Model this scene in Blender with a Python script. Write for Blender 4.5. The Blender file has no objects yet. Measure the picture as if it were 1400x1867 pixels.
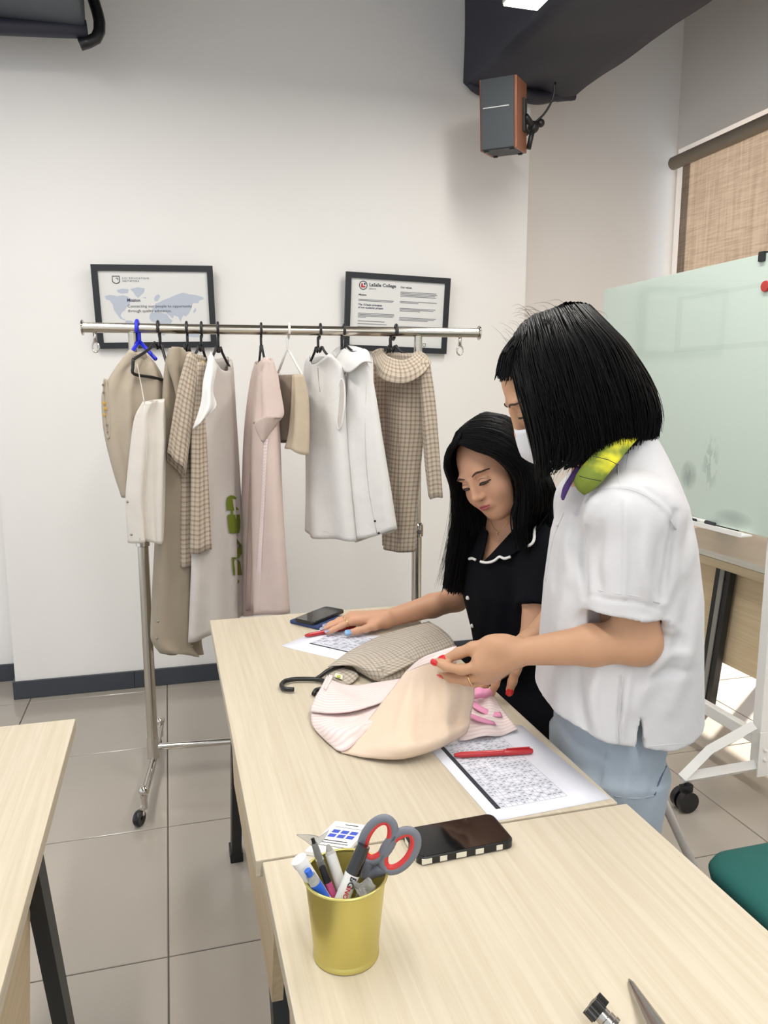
import bpy, bmesh, math, random
import numpy as np
from mathutils import Vector, Matrix
from mathutils.bvhtree import BVHTree
random.seed(7); np.random.seed(7)
scene = bpy.context.scene
C = scene.collection
PI = math.pi
# ------------------------------------------------------------------ camera
F_PX, PITCH, YAW, CAM_H = 1410.0, math.radians(9.05), math.radians(15.57), 1.395
cam_d = bpy.data.cameras.new('camera'); cam = bpy.data.objects.new('camera', cam_d); C.objects.link(cam)
cam_d.sensor_fit = 'VERTICAL'; cam_d.sensor_height = 36.0; cam_d.lens = F_PX/1867*36.0
cam_d.clip_start = 0.02
cam.location = (0, 0, CAM_H)
cam.rotation_euler = (PI/2-PITCH, 0, -YAW)
scene.camera = cam
# ------------------------------------------------------------------ view, world, sun
vs = scene.view_settings
vs.view_transform = 'Standard'; vs.look = 'None'; vs.gamma = 1.0; vs.use_curve_mapping = False
vs.exposure = 0.25
world = bpy.data.worlds.new('daylight'); scene.world = world; world.use_nodes = True
bg = world.node_tree.nodes['Background']
bg.inputs['Color'].default_value = (0.93, 0.96, 1.0, 1); bg.inputs['Strength'].default_value = 0.98
sun_d = bpy.data.lights.new('sun', 'SUN'); sun_d.energy = 25.0; sun_d.angle = math.radians(1.5); sun_d.color = (1.0, 0.93, 0.82)
sun = bpy.data.objects.new('sun', sun_d); C.objects.link(sun); sun.location = (6, 3, 5)
sun.rotation_euler = Vector((-0.72, -0.52, -0.33)).to_track_quat('-Z', 'Y').to_euler()
LAMP_W = 25.0
# ------------------------------------------------------------------ measuring helpers (photo pixel -> metres)
SY, CY, SP, CP = math.sin(YAW), math.cos(YAW), math.sin(PITCH), math.cos(PITCH)
def ray(px, py):
    u, v = px-700.0, py-933.5
    f = F_PX*CP - v*SP; d = F_PX*SP + v*CP
    r = u/f
    return (SY+r*CY, CY-r*SY, -d/f)          # per metre of forward distance
def pF(px, py, F):
    a = ray(px, py); return Vector((a[0]*F, a[1]*F, CAM_H+a[2]*F))
def pZ(px, py, z):
    a = ray(px, py); return pF(px, py, (z-CAM_H)/a[2])
def pX(px, py, x):
    a = ray(px, py); return pF(px, py, x/a[0])
def pY(px, py, y):
    a = ray(px, py); return pF(px, py, y/a[1])
def proj(p):
    F = p[0]*SY+p[1]*CY; R = p[0]*CY-p[1]*SY; d = CAM_H-p[2]
    zc = F*CP+d*SP; yc = -F*SP+d*CP
    return (700+F_PX*R/zc, 933.5+F_PX*yc/zc)
# ------------------------------------------------------------------ materials
def lin(c):
    return tuple(((x/255)/12.92 if x/255 <= 0.04045 else ((x/255+0.055)/1.055)**2.4) for x in c)
MATS = {}
def mat(name, rgb, rough=0.6, metal=0.0, noise=0.0, nscale=40.0, bump=0.0, bscale=200.0, coat=0.0, sheen=0.0, spec=None, trans=0.0, alpha=None, stretch=None):
    m = bpy.data.materials.new(name); m.use_nodes = True; nt = m.node_tree
    b = nt.nodes['Principled BSDF']; col = lin(rgb)
    b.inputs['Base Color'].default_value = (*col, 1); b.inputs['Roughness'].default_value = rough; b.inputs['Metallic'].default_value = metal
    if coat: b.inputs['Coat Weight'].default_value = coat; b.inputs['Coat Roughness'].default_value = 0.08
    if sheen: b.inputs['Sheen Weight'].default_value = sheen; b.inputs['Sheen Roughness'].default_value = 0.5
    if spec is not None: b.inputs['Specular IOR Level'].default_value = spec
    if trans: b.inputs['Transmission Weight'].default_value = trans
    tc = nt.nodes.new('ShaderNodeTexCoord'); src = tc.outputs['Object']
    if stretch:
        mp = nt.nodes.new('ShaderNodeMapping'); mp.inputs['Scale'].default_value = stretch
        nt.links.new(src, mp.inputs['Vector']); src = mp.outputs['Vector']
    if noise:
        n = nt.nodes.new('ShaderNodeTexNoise'); n.inputs['Scale'].default_value = nscale; n.inputs['Detail'].default_value = 4
        nt.links.new(src, n.inputs['Vector'])
        mx = nt.nodes.new('ShaderNodeMix'); mx.data_type = 'RGBA'
        mx.inputs[6].default_value = (*[max(0, x*(1-noise)) for x in col], 1); mx.inputs[7].default_value = (*[min(1, x*(1+noise)) for x in col], 1)
        nt.links.new(n.outputs['Fac'], mx.inputs[0]); nt.links.new(mx.outputs[2], b.inputs['Base Color'])
    if bump:
        n2 = nt.nodes.new('ShaderNodeTexNoise'); n2.inputs['Scale'].default_value = bscale; n2.inputs['Detail'].default_value = 3
        nt.links.new(src, n2.inputs['Vector'])
        bp = nt.nodes.new('ShaderNodeBump'); bp.inputs['Strength'].default_value = bump; bp.inputs['Distance'].default_value = 0.002
        nt.links.new(n2.outputs['Fac'], bp.inputs['Height']); nt.links.new(bp.outputs['Normal'], b.inputs['Normal'])
    MATS[name] = m
    return m
def emit(name, rgb, s):
    m = bpy.data.materials.new(name); m.use_nodes = True; nt = m.node_tree; nt.nodes.clear()
    e = nt.nodes.new('ShaderNodeEmission'); e.inputs['Color'].default_value = (*lin(rgb), 1); e.inputs['Strength'].default_value = s
    o = nt.nodes.new('ShaderNodeOutputMaterial'); nt.links.new(e.outputs[0], o.inputs[0]); return m
def N(nt, t, **kw):
    n = nt.nodes.new(t)
    for k, v in kw.items(): setattr(n, k, v)
    return n
def math_node(nt, op, a, b=None):
    n = nt.nodes.new('ShaderNodeMath'); n.operation = op
    for i, x in enumerate((a, b)):
        if x is None: continue
        if isinstance(x, (int, float)): n.inputs[i].default_value = x
        else: nt.links.new(x, n.inputs[i])
    return n.outputs[0]
def mixcol(nt, fac, a, b):
    n = nt.nodes.new('ShaderNodeMix'); n.data_type = 'RGBA'
    if isinstance(fac, (int, float)): n.inputs[0].default_value = fac
    else: nt.links.new(fac, n.inputs[0])
    for i, x in ((6, a), (7, b)):
        if isinstance(x, tuple): n.inputs[i].default_value = (*x[:3], 1)
        else: nt.links.new(x, n.inputs[i])
    return n.outputs[2]
def cloth(name, rgb, pattern=None, rgb2=None, period=0.012, rough=0.9, weave=True, transl=0.0):
    """woven cloth; uv is in metres. pattern: plaid / stripe"""
    m = bpy.data.materials.new(name); m.use_nodes = True; nt = m.node_tree; b = nt.nodes['Principled BSDF']
    b.inputs['Roughness'].default_value = rough; b.inputs['Specular IOR Level'].default_value = 0.15
    b.inputs['Sheen Weight'].default_value = 0.15
    tc = N(nt, 'ShaderNodeTexCoord'); sx = N(nt, 'ShaderNodeSeparateXYZ'); nt.links.new(tc.outputs['UV'], sx.inputs[0])
    c1 = lin(rgb); col = None
    nz = N(nt, 'ShaderNodeTexNoise'); nz.inputs['Scale'].default_value = 14; nz.inputs['Detail'].default_value = 5
    nt.links.new(tc.outputs['Object'], nz.inputs['Vector'])
    base = mixcol(nt, nz.outputs['Fac'], tuple(x*0.93 for x in c1), tuple(min(1, x*1.05) for x in c1))
    def band(sock, per, lo):
        f = math_node(nt, 'FRACT', math_node(nt, 'DIVIDE', sock, per)); return math_node(nt, 'GREATER_THAN', f, lo)
    if pattern == 'plaid':
        c2 = lin(rgb2)
        bu = band(sx.outputs[0], period, 0.52); bv = band(sx.outputs[1], period, 0.52)
        s = math_node(nt, 'ADD', bu, bv); s = math_node(nt, 'MULTIPLY', s, 0.31)
        base = mixcol(nt, s, base, c2)
        thin = math_node(nt, 'MAXIMUM', band(sx.outputs[0], period*3, 0.90), band(sx.outputs[1], period*3, 0.90))
        base = mixcol(nt, math_node(nt, 'MULTIPLY', thin, 0.30), base, lin((128, 96, 80)))
        fine = math_node(nt, 'MAXIMUM', band(sx.outputs[0], period*0.5, 0.84), band(sx.outputs[1], period*0.5, 0.84))
        base = mixcol(nt, math_node(nt, 'MULTIPLY', fine, 0.22), base, lin((226, 216, 200)))
    elif pattern == 'stripe':
        c2 = lin(rgb2); bu = band(sx.outputs[1], period, 0.6); base = mixcol(nt, math_node(nt, 'MULTIPLY', bu, 0.6), base, c2)
    nt.links.new(base, b.inputs['Base Color'])
    wv = N(nt, 'ShaderNodeTexNoise'); wv.inputs['Scale'].default_value = 420; nt.links.new(tc.outputs['UV'], wv.inputs['Vector'])
    w2 = N(nt, 'ShaderNodeTexNoise'); w2.inputs['Scale'].default_value = 22; w2.inputs['Detail'].default_value = 3; nt.links.new(tc.outputs['Object'], w2.inputs['Vector'])
    hs = math_node(nt, 'ADD', math_node(nt, 'MULTIPLY', wv.outputs['Fac'], 0.25), math_node(nt, 'MULTIPLY', w2.outputs['Fac'], 2.2))
    bp = N(nt, 'ShaderNodeBump'); bp.inputs['Strength'].default_value = 0.35; bp.inputs['Distance'].default_value = 0.004
    nt.links.new(hs, bp.inputs['Height']); nt.links.new(bp.outputs['Normal'], b.inputs['Normal'])
    if transl:
        out = nt.nodes['Material Output']; t = N(nt, 'ShaderNodeBsdfTranslucent'); nt.links.new(base, t.inputs['Color'])
        ms = N(nt, 'ShaderNodeMixShader'); ms.inputs[0].default_value = transl
        nt.links.new(b.outputs[0], ms.inputs[1]); nt.links.new(t.outputs[0], ms.inputs[2]); nt.links.new(ms.outputs[0], out.inputs[0])
    MATS[name] = m; return m
# ------------------------------------------------------------------ objects
def tag(o, label=None, cat=None, group=None, kind=None):
    if label: o['label'] = label
    if cat: o['category'] = cat
    if group: o['group'] = group
    if kind: o['kind'] = kind
    return o
def empty(name, loc, label, cat, group=None, rz=0):
    o = bpy.data.objects.new(name, None); C.objects.link(o); o.location = loc; o.rotation_euler = (0, 0, rz)
    o.empty_display_size = 0.05
    return tag(o, label, cat, group)
def link(name, me, m=None, parent=None, smooth=False):
    o = bpy.data.objects.new(name, me); C.objects.link(o)
    if m is not None:
        for mm in (m if isinstance(m, (list, tuple)) else [m]): me.materials.append(mm)
    if smooth:
        me.polygons.foreach_set('use_smooth', [True]*len(me.polygons))
    if parent is not None:
        o.parent = parent
        # meshes are written in world metres; undo the parent's placement
        o.matrix_parent_inverse = world_mat(parent).inverted()
    return o
def world_mat(o):
    l = Matrix.LocRotScale(o.location, o.rotation_euler, o.scale)
    if o.parent: return world_mat(o.parent) @ o.matrix_parent_inverse @ l
    return l
class MB:
    """collects shapes into ONE mesh (world metres)"""
    def __init__(s): s.bm = bmesh.new()
    def box(s, a, b, rot=None, piv=None, bev=0.0, seg=2):
        a = Vector(a); b = Vector(b); c = (a+b)/2; d = b-a
        M = Matrix.Translation(c) @ Matrix.Diagonal((abs(d.x), abs(d.y), abs(d.z), 1))
        r = bmesh.ops.create_cube(s.bm, size=1.0, matrix=M); vs_ = r['verts']
        if bev:
            es = list({e for v in vs_ for e in v.link_edges})
            rb = bmesh.ops.bevel(s.bm, geom=es, offset=bev, segments=seg, affect='EDGES', profile=0.6)
            vs_ = list({v for f in rb['faces'] for v in f.verts} | {v for v in vs_ if v.is_valid})
        if rot is not None:
            p = Vector(piv) if piv is not None else c
            bmesh.ops.transform(s.bm, matrix=Matrix.Translation(p) @ rot.to_4x4() @ Matrix.Translation(-p), verts=vs_)
        return s
    def tube(s, pts, r, seg=10, cap=True, closed=False):
        pts = [Vector(p) for p in pts]; n = len(pts)
        rs = r if isinstance(r, (list, tuple)) else [r]*n
        T = []
        for i in range(n):
            a = pts[(i-1) % n] if (closed or i > 0) else pts[i]; b = pts[(i+1) % n] if (closed or i < n-1) else pts[i]
            t = (b-a); T.append(t.normalized() if t.length > 1e-9 else Vector((0, 0, 1)))
        up = Vector((0, 0, 1)) if abs(T[0].z) < 0.9 else Vector((1, 0, 0))
        nrm = (up - T[0]*up.dot(T[0])).normalized(); rings = []
        for i in range(n):
            nrm = (nrm - T[i]*nrm.dot(T[i])).normalized(); bi = T[i].cross(nrm)
            rr = rs[i]; ra, rb_ = (rr if isinstance(rr, tuple) else (rr, rr))
            rings.append([s.bm.verts.new(pts[i] + nrm*(ra*math.cos(2*PI*k/seg)) + bi*(rb_*math.sin(2*PI*k/seg))) for k in range(seg)])
        m = n if closed else n-1
        for i in range(m):
            A, B = rings[i], rings[(i+1) % n]
            for k in range(seg): s.bm.faces.new((A[k], A[(k+1) % seg], B[(k+1) % seg], B[k]))
        if cap and not closed:
            s.bm.faces.new(rings[0][::-1]); s.bm.faces.new(rings[-1])
        return s
    def cyl(s, a, b, r, r2=None, seg=24):
        return s.tube([a, b], [r, r if r2 is None else r2], seg)
    def lathe(s, prof, c, axis=(0, 0, 1), seg=40):
        c = Vector(c); ax = Vector(axis).normalized(); q = Vector((0, 0, 1)).rotation_difference(ax); rings = []
        for (r, h) in prof:
            rings.append([s.bm.verts.new(c + q @ Vector((r*math.cos(2*PI*k/seg), r*math.sin(2*PI*k/seg), h))) for k in range(seg)])
        for A, B in zip(rings, rings[1:]):
            for k in range(seg): s.bm.faces.new((A[k], A[(k+1) % seg], B[(k+1) % seg], B[k]))
        return s
    def prism(s, pts, vec):
        vec = Vector(vec); A = [s.bm.verts.new(Vector(p)) for p in pts]; B = [s.bm.verts.new(Vector(p)+vec) for p in pts]
        s.bm.faces.new(A[::-1]); s.bm.faces.new(B); n = len(A)
        for i in range(n): s.bm.faces.new((A[i], A[(i+1) % n], B[(i+1) % n], B[i]))
        return s
    def sphere(s, c, r, u=16, v=10, scale=(1, 1, 1), rot=None):
        M = Matrix.Translation(Vector(c)) @ (rot.to_4x4() if rot is not None else Matrix()) @ Matrix.Diagonal((r*scale[0], r*scale[1], r*scale[2], 1))
        bmesh.ops.create_uvsphere(s.bm, u_segments=u, v_segments=v, radius=1.0, matrix=M); return s
    def build(s, name, m, parent=None, smooth=False, flip=True, angle=None):
        if flip: bmesh.ops.recalc_face_normals(s.bm, faces=s.bm.faces)
        me = bpy.data.meshes.new(name); s.bm.to_mesh(me); s.bm.free()
        o = link(name, me, m, parent, smooth)
        if smooth and angle:
            me.set_sharp_from_angle(angle=math.radians(angle))
        return o
def cr(pts, n, closed=False):
    """Catmull-Rom through points (any dimension), n samples, roughly even"""
    P = [np.array(p, float) for p in pts]; m = len(P)
    if m == 1: return [P[0]]*n
    segs = m if closed else m-1; out = []
    L = [np.linalg.norm((P[(i+1) % m]-P[i])) for i in range(segs)]; tot = sum(L) or 1; acc = [0]
    for l in L: acc.append(acc[-1]+l)
    for k in range(n):
        t = tot*k/(n if closed else n-1); i = 0
        while i < segs-1 and acc[i+1] < t-1e-12: i += 1
        w = (t-acc[i])/(L[i] or 1)
        p1, p2 = P[i], P[(i+1) % m]
        p0 = P[(i-1) % m] if (closed or i > 0) else 2*p1-p2
        p3 = P[(i+2) % m] if (closed or i+2 < m) else 2*p2-p1
        out.append(0.5*((2*p1)+(-p0+p2)*w+(2*p0-5*p1+4*p2-p3)*w*w+(-p0+3*p1-3*p2+p3)*w**3))
    return out
def grid_mesh(name, G, m, parent=None, thick=0.0, closed_u=False, smooth=True, uvscale=1.0):
    """G[row][col] of points; uv in metres"""
    G = [[np.array(p, float) for p in r] for r in G]; nr, nc = len(G), len(G[0])
    V = [tuple(p) for r in G for p in r]; Fs = []
    cc = nc if closed_u else nc-1
    for i in range(nr-1):
        for j in range(cc):
            k = (j+1) % nc; Fs.append((i*nc+j, i*nc+k, (i+1)*nc+k, (i+1)*nc+j))
    me = bpy.data.meshes.new(name); me.from_pydata(V, [], Fs)
    A = np.array(V).reshape(nr, nc, 3)
    mr = nr//2
    du = np.r_[0, np.cumsum(np.linalg.norm(np.diff(A[mr], axis=0), axis=1))]
    if closed_u: du = np.r_[du, du[-1]+np.linalg.norm(A[mr][0]-A[mr][-1])]
    dv = np.r_[0, np.cumsum(np.linalg.norm(np.diff(A.mean(axis=1), axis=0), axis=1))]
    uv = me.uv_layers.new(name='uv'); li = 0; buf = np.zeros(len(Fs)*8)
    for i in range(nr-1):
        for j in range(cc):
            for (a, b) in ((i, j), (i, j+1), (i+1, j+1), (i+1, j)):
                buf[li] = du[b]*uvscale if b < len(du) else 0; buf[li+1] = dv[a]*uvscale; li += 2
    uv.data.foreach_set('uv', buf)
    o = link(name, me, m, parent, smooth)
    if thick:
        sm = o.modifiers.new('solid', 'SOLIDIFY'); sm.thickness = thick; sm.offset = 0
    return o
def patch(name, ctrl, m, parent=None, nu=24, nv=24, thick=0.002, ripple=None):
    """smooth sheet through a grid of control points"""
    rows = [cr(r, nu) for r in ctrl]
    cols = [cr([rows[i][j] for i in range(len(rows))], nv) for j in range(nu)]
    G = [[cols[j][i] for j in range(nu)] for i in range(nv)]
    if ripple:
        for i in range(nv):
            for j in range(nu): G[i][j] = G[i][j] + np.array(ripple(j/(nu-1), i/(nv-1)))
    return grid_mesh(name, G, m, parent, thick)
def text(name, s, size, loc, rx, m, parent=None, align='LEFT', basis=None, extr=0.0, bold=False, space=1.0):
    cu = bpy.data.curves.new(name, 'FONT'); cu.body = s; cu.size = size; cu.align_x = align; cu.extrude = extr; cu.resolution_u = 2
    cu.space_character = space
    if bold: cu.offset = size*0.022
    t = bpy.data.objects.new(name, cu); C.objects.link(t)
    dg = bpy.context.evaluated_depsgraph_get(); me = bpy.data.meshes.new_from_object(t.evaluated_get(dg))
    bpy.data.objects.remove(t); bpy.data.curves.remove(cu)
    X, Y = Vector(basis[0]).normalized(), Vector(basis[1]).normalized(); Z = X.cross(Y)
    M = Matrix(((X.x, Y.x, Z.x, loc[0]), (X.y, Y.y, Z.y, loc[1]), (X.z, Y.z, Z.z, loc[2]), (0, 0, 0, 1)))
    me.transform(M); me.name = name
    return link(name, me, m, parent)
def box_obj(name, a, b, m, parent=None, bev=0.0, rot=None, piv=None):
    return MB().box(a, b, rot, piv, bev).build(name, m, parent)
def copy_tree(o, parent=None):
    c = o.copy(); C.objects.link(c); c.parent = parent
    for ch in [x for x in bpy.data.objects if x.parent == o]: copy_tree(ch, c)
    return c
def RZ(a): return Matrix.Rotation(math.radians(a), 3, 'Z')
# ================================================================== materials used by the room
wall_m = mat('wall_paint', (241, 239, 236), 0.85, noise=0.015, nscale=3, bump=0.06, bscale=160)
ceil_m = mat('ceiling_paint', (120, 118, 115), 0.9)
base_m = mat('charcoal_skirting', (62, 66, 74), 0.45, noise=0.05)
grout_m = mat('grout', (96, 90, 84), 0.9)
black_m = mat('black_powder_coat', (26, 28, 30), 0.45, bump=0.05)
chrome_m = mat('chrome', (205, 200, 192), 0.12, 1.0)
brush_m = mat('brushed_steel', (196, 190, 178), 0.22, 1.0, noise=0.10, nscale=60, stretch=(1, 1, 8))
white_metal_m = mat('white_metal', (232, 232, 230), 0.35)
plastic_black_m = mat('black_plastic', (22, 23, 26), 0.35)
steel_m = mat('steel', (180, 178, 175), 0.25, 1.0)
def tile_material():
    m = bpy.data.materials.new('polished_tile'); m.use_nodes = True; nt = m.node_tree; b = nt.nodes['Principled BSDF']
    tc = N(nt, 'ShaderNodeTexCoord'); n = N(nt, 'ShaderNodeTexNoise'); n.inputs['Scale'].default_value = 2.2; n.inputs['Detail'].default_value = 6
    oi = N(nt, 'ShaderNodeObjectInfo'); va = N(nt, 'ShaderNodeVectorMath', operation='ADD')
    nt.links.new(tc.outputs['Object'], va.inputs[0]); nt.links.new(oi.outputs['Location'], va.inputs[1]); nt.links.new(va.outputs[0], n.inputs['Vector'])
    n2 = N(nt, 'ShaderNodeTexNoise'); n2.inputs['Scale'].default_value = 260; nt.links.new(tc.outputs['Object'], n2.inputs['Vector'])
    c = mixcol(nt, n.outputs['Fac'], lin((170, 162, 152)), lin((183, 176, 167)))
    c = mixcol(nt, math_node(nt, 'MULTIPLY', n2.outputs['Fac'], 0.25), c, lin((150, 142, 132)))
    nt.links.new(c, b.inputs['Base Color']); b.inputs['Roughness'].default_value = 0.14; b.inputs['Specular IOR Level'].default_value = 0.5
    return m
tile_m = tile_material()
def wood_material(name, a, bcol, axis='Y', scale=1.0):
    m = bpy.data.materials.new(name); m.use_nodes = True; nt = m.node_tree; b = nt.nodes['Principled BSDF']
    tc = N(nt, 'ShaderNodeTexCoord'); mp = N(nt, 'ShaderNodeMapping')
    s = {'Y': (70, 1.6, 70), 'X': (1.6, 70, 70), 'Z': (70, 70, 1.6)}[axis]
    mp.inputs['Scale'].default_value = tuple(x*scale for x in s); nt.links.new(tc.outputs['Object'], mp.inputs['Vector'])
    n = N(nt, 'ShaderNodeTexNoise'); n.inputs['Scale'].default_value = 1.6; n.inputs['Detail'].default_value = 7; n.inputs['Roughness'].default_value = 0.62; n.inputs['Distortion'].default_value = 0.35
    nt.links.new(mp.outputs['Vector'], n.inputs['Vector'])
    r = N(nt, 'ShaderNodeValToRGB'); r.color_ramp.elements[0].position = 0.33; r.color_ramp.elements[0].color = (*lin(bcol), 1)
    r.color_ramp.elements[1].position = 0.62; r.color_ramp.elements[1].color = (*lin(a), 1)
    nt.links.new(n.outputs['Fac'], r.inputs['Fac']); nt.links.new(r.outputs['Color'], b.inputs['Base Color'])
    b.inputs['Roughness'].default_value = 0.42; b.inputs['Specular IOR Level'].default_value = 0.4
    bp = N(nt, 'ShaderNodeBump'); bp.inputs['Strength'].default_value = 0.08; bp.inputs['Distance'].default_value = 0.001
    nt.links.new(n.outputs['Fac'], bp.inputs['Height']); nt.links.new(bp.outputs['Normal'], b.inputs['Normal'])
    return m
wood_m = wood_material('ash_laminate', (204, 194, 175), (193, 181, 158))
wood_panel_m = wood_material('ash_laminate_panel', (214, 196, 164), (200, 180, 145), 'Y')
def blind_material():
    m = bpy.data.materials.new('blind_fabric'); m.use_nodes = True; nt = m.node_tree; nt.nodes.clear()
    tc = N(nt, 'ShaderNodeTexCoord'); mp = N(nt, 'ShaderNodeMapping'); mp.inputs['Scale'].default_value = (20, 60, 4)
    nt.links.new(tc.outputs['Object'], mp.inputs['Vector'])
    n = N(nt, 'ShaderNodeTexNoise'); n.inputs['Scale'].default_value = 1.0; n.inputs['Detail'].default_value = 5; nt.links.new(mp.outputs[0], n.inputs['Vector'])
    mp2 = N(nt, 'ShaderNodeMapping'); mp2.inputs['Scale'].default_value = (20, 8, 160); nt.links.new(tc.outputs['Object'], mp2.inputs['Vector'])
    n2 = N(nt, 'ShaderNodeTexNoise'); n2.inputs['Scale'].default_value = 1.0; n2.inputs['Detail'].default_value = 3; nt.links.new(mp2.outputs[0], n2.inputs['Vector'])
    f = math_node(nt, 'MULTIPLY', math_node(nt, 'ADD', n.outputs['Fac'], n2.outputs['Fac']), 0.5)
    r = N(nt, 'ShaderNodeValToRGB'); r.color_ramp.elements[0].position = 0.35; r.color_ramp.elements[0].color = (*lin((132, 117, 102)), 1)
    r.color_ramp.elements[1].position = 0.6; r.color_ramp.elements[1].color = (*lin((158, 142, 126)), 1); nt.links.new(f, r.inputs['Fac'])
    d = N(nt, 'ShaderNodeBsdfDiffuse'); t = N(nt, 'ShaderNodeBsdfTranslucent'); nt.links.new(r.outputs[0], d.inputs[0]); nt.links.new(r.outputs[0], t.inputs[0])
    ms = N(nt, 'ShaderNodeMixShader'); ms.inputs[0].default_value = 0.20; nt.links.new(d.outputs[0], ms.inputs[1]); nt.links.new(t.outputs[0], ms.inputs[2])
    o = N(nt, 'ShaderNodeOutputMaterial'); nt.links.new(ms.outputs[0], o.inputs[0]); return m
blind_m = blind_material()
# ================================================================== room shell
def struct(name, a, b, m, parent=None, bev=0.0):
    o = box_obj(name, a, b, m, parent, bev)
    if parent is None: o['kind'] = 'structure'
    return o
YB, YR, XL, XC, XW, ZC = 3.672, 3.93, -0.714, 1.76, 2.775, 3.45
floor = struct('floor', (-3.4, -2.2, -0.06), (XW+0.2, 4.0, -0.003), grout_m)
tb = MB(); tb.box((-0.298, -0.298, -0.012), (0.298, 0.298, 0.0), bev=0.0015, seg=1)
t0 = tb.build('tile', tile_m); tmesh = t0.data; bpy.data.objects.remove(t0)
for i in range(-5, 5):
    for j in range(-5, 3):
        cx, cy = -0.053+0.6*(i+0.5), 2.407+0.6*(j+0.5)
        if cx+0.3 > XW+0.25 or cx < -3.2: continue
        t = bpy.data.objects.new('tile', tmesh); C.objects.link(t); t.location = (cx, cy, 0); t.parent = floor
struct('wall_back', (XL, YB, 0), (XC, 4.05, ZC), wall_m)
struct('wall_left', (-3.4, YR, 0), (XL, 4.05, ZC), wall_m)
struct('wall_alcove', (XC, YR, 0), (XW+0.2, 4.05, ZC), wall_m)
w = MB(); WY0, WY1, WZ0, WZ1 = 1.30, 3.918, 0.03, 2.695
w.box((XW, -2.2, 0), (XW+0.2, WY0, ZC)); w.box((XW, WY0, WZ1), (XW+0.2, YR, ZC)); w.box((XW, WY0, 0), (XW+0.2, YR, WZ0)); w.box((XW, WY1, WZ0), (XW+0.2, YR, WZ1))
tag(w.build('wall_right', wall_m), kind='structure')
struct('ceiling', (-3.4, -2.2, ZC), (XW+0.2, 4.05, ZC+0.1), ceil_m)
# skirting, in lengths as laid
bz = 0.084
def skirting(name, pieces):
    root = None
    for (a, b) in pieces:
        o = MB().box(a, b, bev=0.002, seg=1).build(name if root is None else 'skirting_board', base_m, root)
        if root is None: o['kind'] = 'structure'; root = o
skirting('baseboard_back', [((XL-0.01, YB-0.012, 0.0), (-0.2, YB, bz)), ((-0.199, YB-0.012, 0), (1.0, YB, bz)), ((1.001, YB-0.012, 0), (XC+0.012, YB, bz))])
skirting('baseboard_left', [((-3.4, YR-0.012, 0), (XL, YR, bz)), ((XL-0.012, YB+0.001, 0), (XL-0.0005, YR-0.013, bz))])
skirting('baseboard_alcove', [((XC, YR-0.012, 0), (XW, YR, bz)), ((XC+0.0005, YB+0.001, 0), (XC+0.012, YR-0.013, bz))])
# window: aluminium frame, mullions and panes
alu_m = mat('window_aluminium', (95, 95, 95), 0.4, 0.6)
glass_m = bpy.data.materials.new('window_glass'); glass_m.use_nodes = True
_nt = glass_m.node_tree; _nt.nodes.clear()
_g = N(_nt, 'ShaderNodeBsdfGlossy'); _g.inputs['Roughness'].default_value = 0.02; _t = N(_nt, 'ShaderNodeBsdfTransparent'); _x = N(_nt, 'ShaderNodeMixShader'); _x.inputs[0].default_value = 0.06
_o = N(_nt, 'ShaderNodeOutputMaterial'); _nt.links.new(_t.outputs[0], _x.inputs[1]); _nt.links.new(_g.outputs[0], _x.inputs[2]); _nt.links.new(_x.outputs[0], _o.inputs[0])
wf = MB(); xo = XW+0.10
wf.box((xo, WY0, WZ0), (xo+0.05, WY0+0.04, WZ1)); wf.box((xo, WY1-0.03, WZ0), (xo+0.05, WY1, WZ1)); wf.box((xo, WY0, WZ1-0.03), (xo+0.05, WY1, WZ1)); wf.box((xo, WY0, WZ0), (xo+0.05, WY1, WZ0+0.03))
win = tag(wf.build('window_1', alu_m), kind='structure')
ys = [WY0+0.04, 2.17, 3.04, WY1-0.03]
for k in (1, 2): box_obj('mullion', (xo, ys[k]-0.025, WZ0+0.03), (xo+0.05, ys[k]+0.025, WZ1-0.03), alu_m, win)
for k in range(3): box_obj('pane', (xo+0.02, ys[k]+(0.025 if k else 0), WZ0+0.03), (xo+0.026, ys[k+1]-(0.025 if k < 2 else 0), WZ1-0.03), glass_m, win)
# roller blind
rb = empty('roller_blind', (XW-0.06, 2.6, 2.60), 'beige woven roller blind drawn down over the tall window', 'blind')
MB().cyl((XW-0.075, 3.850, 2.600), (XW-0.075, 1.25, 2.600), 0.034).build('roller_tube', mat('blind_tube', (128, 118, 104), 0.6), rb, True, angle=40)
BZ = 0.33
rows = []
for i in range(40):
    z = 2.575-(2.575-BZ)*i/39
    rows.append([(XW-0.055+0.004*math.sin(y*9+z*2), y, z) for y in np.linspace(3.800, 1.28, 60)])
grid_mesh('blind_cloth', rows, blind_m, rb)
MB().box((XW-0.065, 1.28, BZ-0.025), (XW-0.045, 3.800, BZ), bev=0.004).build('bottom_rail', mat('blind_rail', (150, 135, 110), 0.5), rb)
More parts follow.
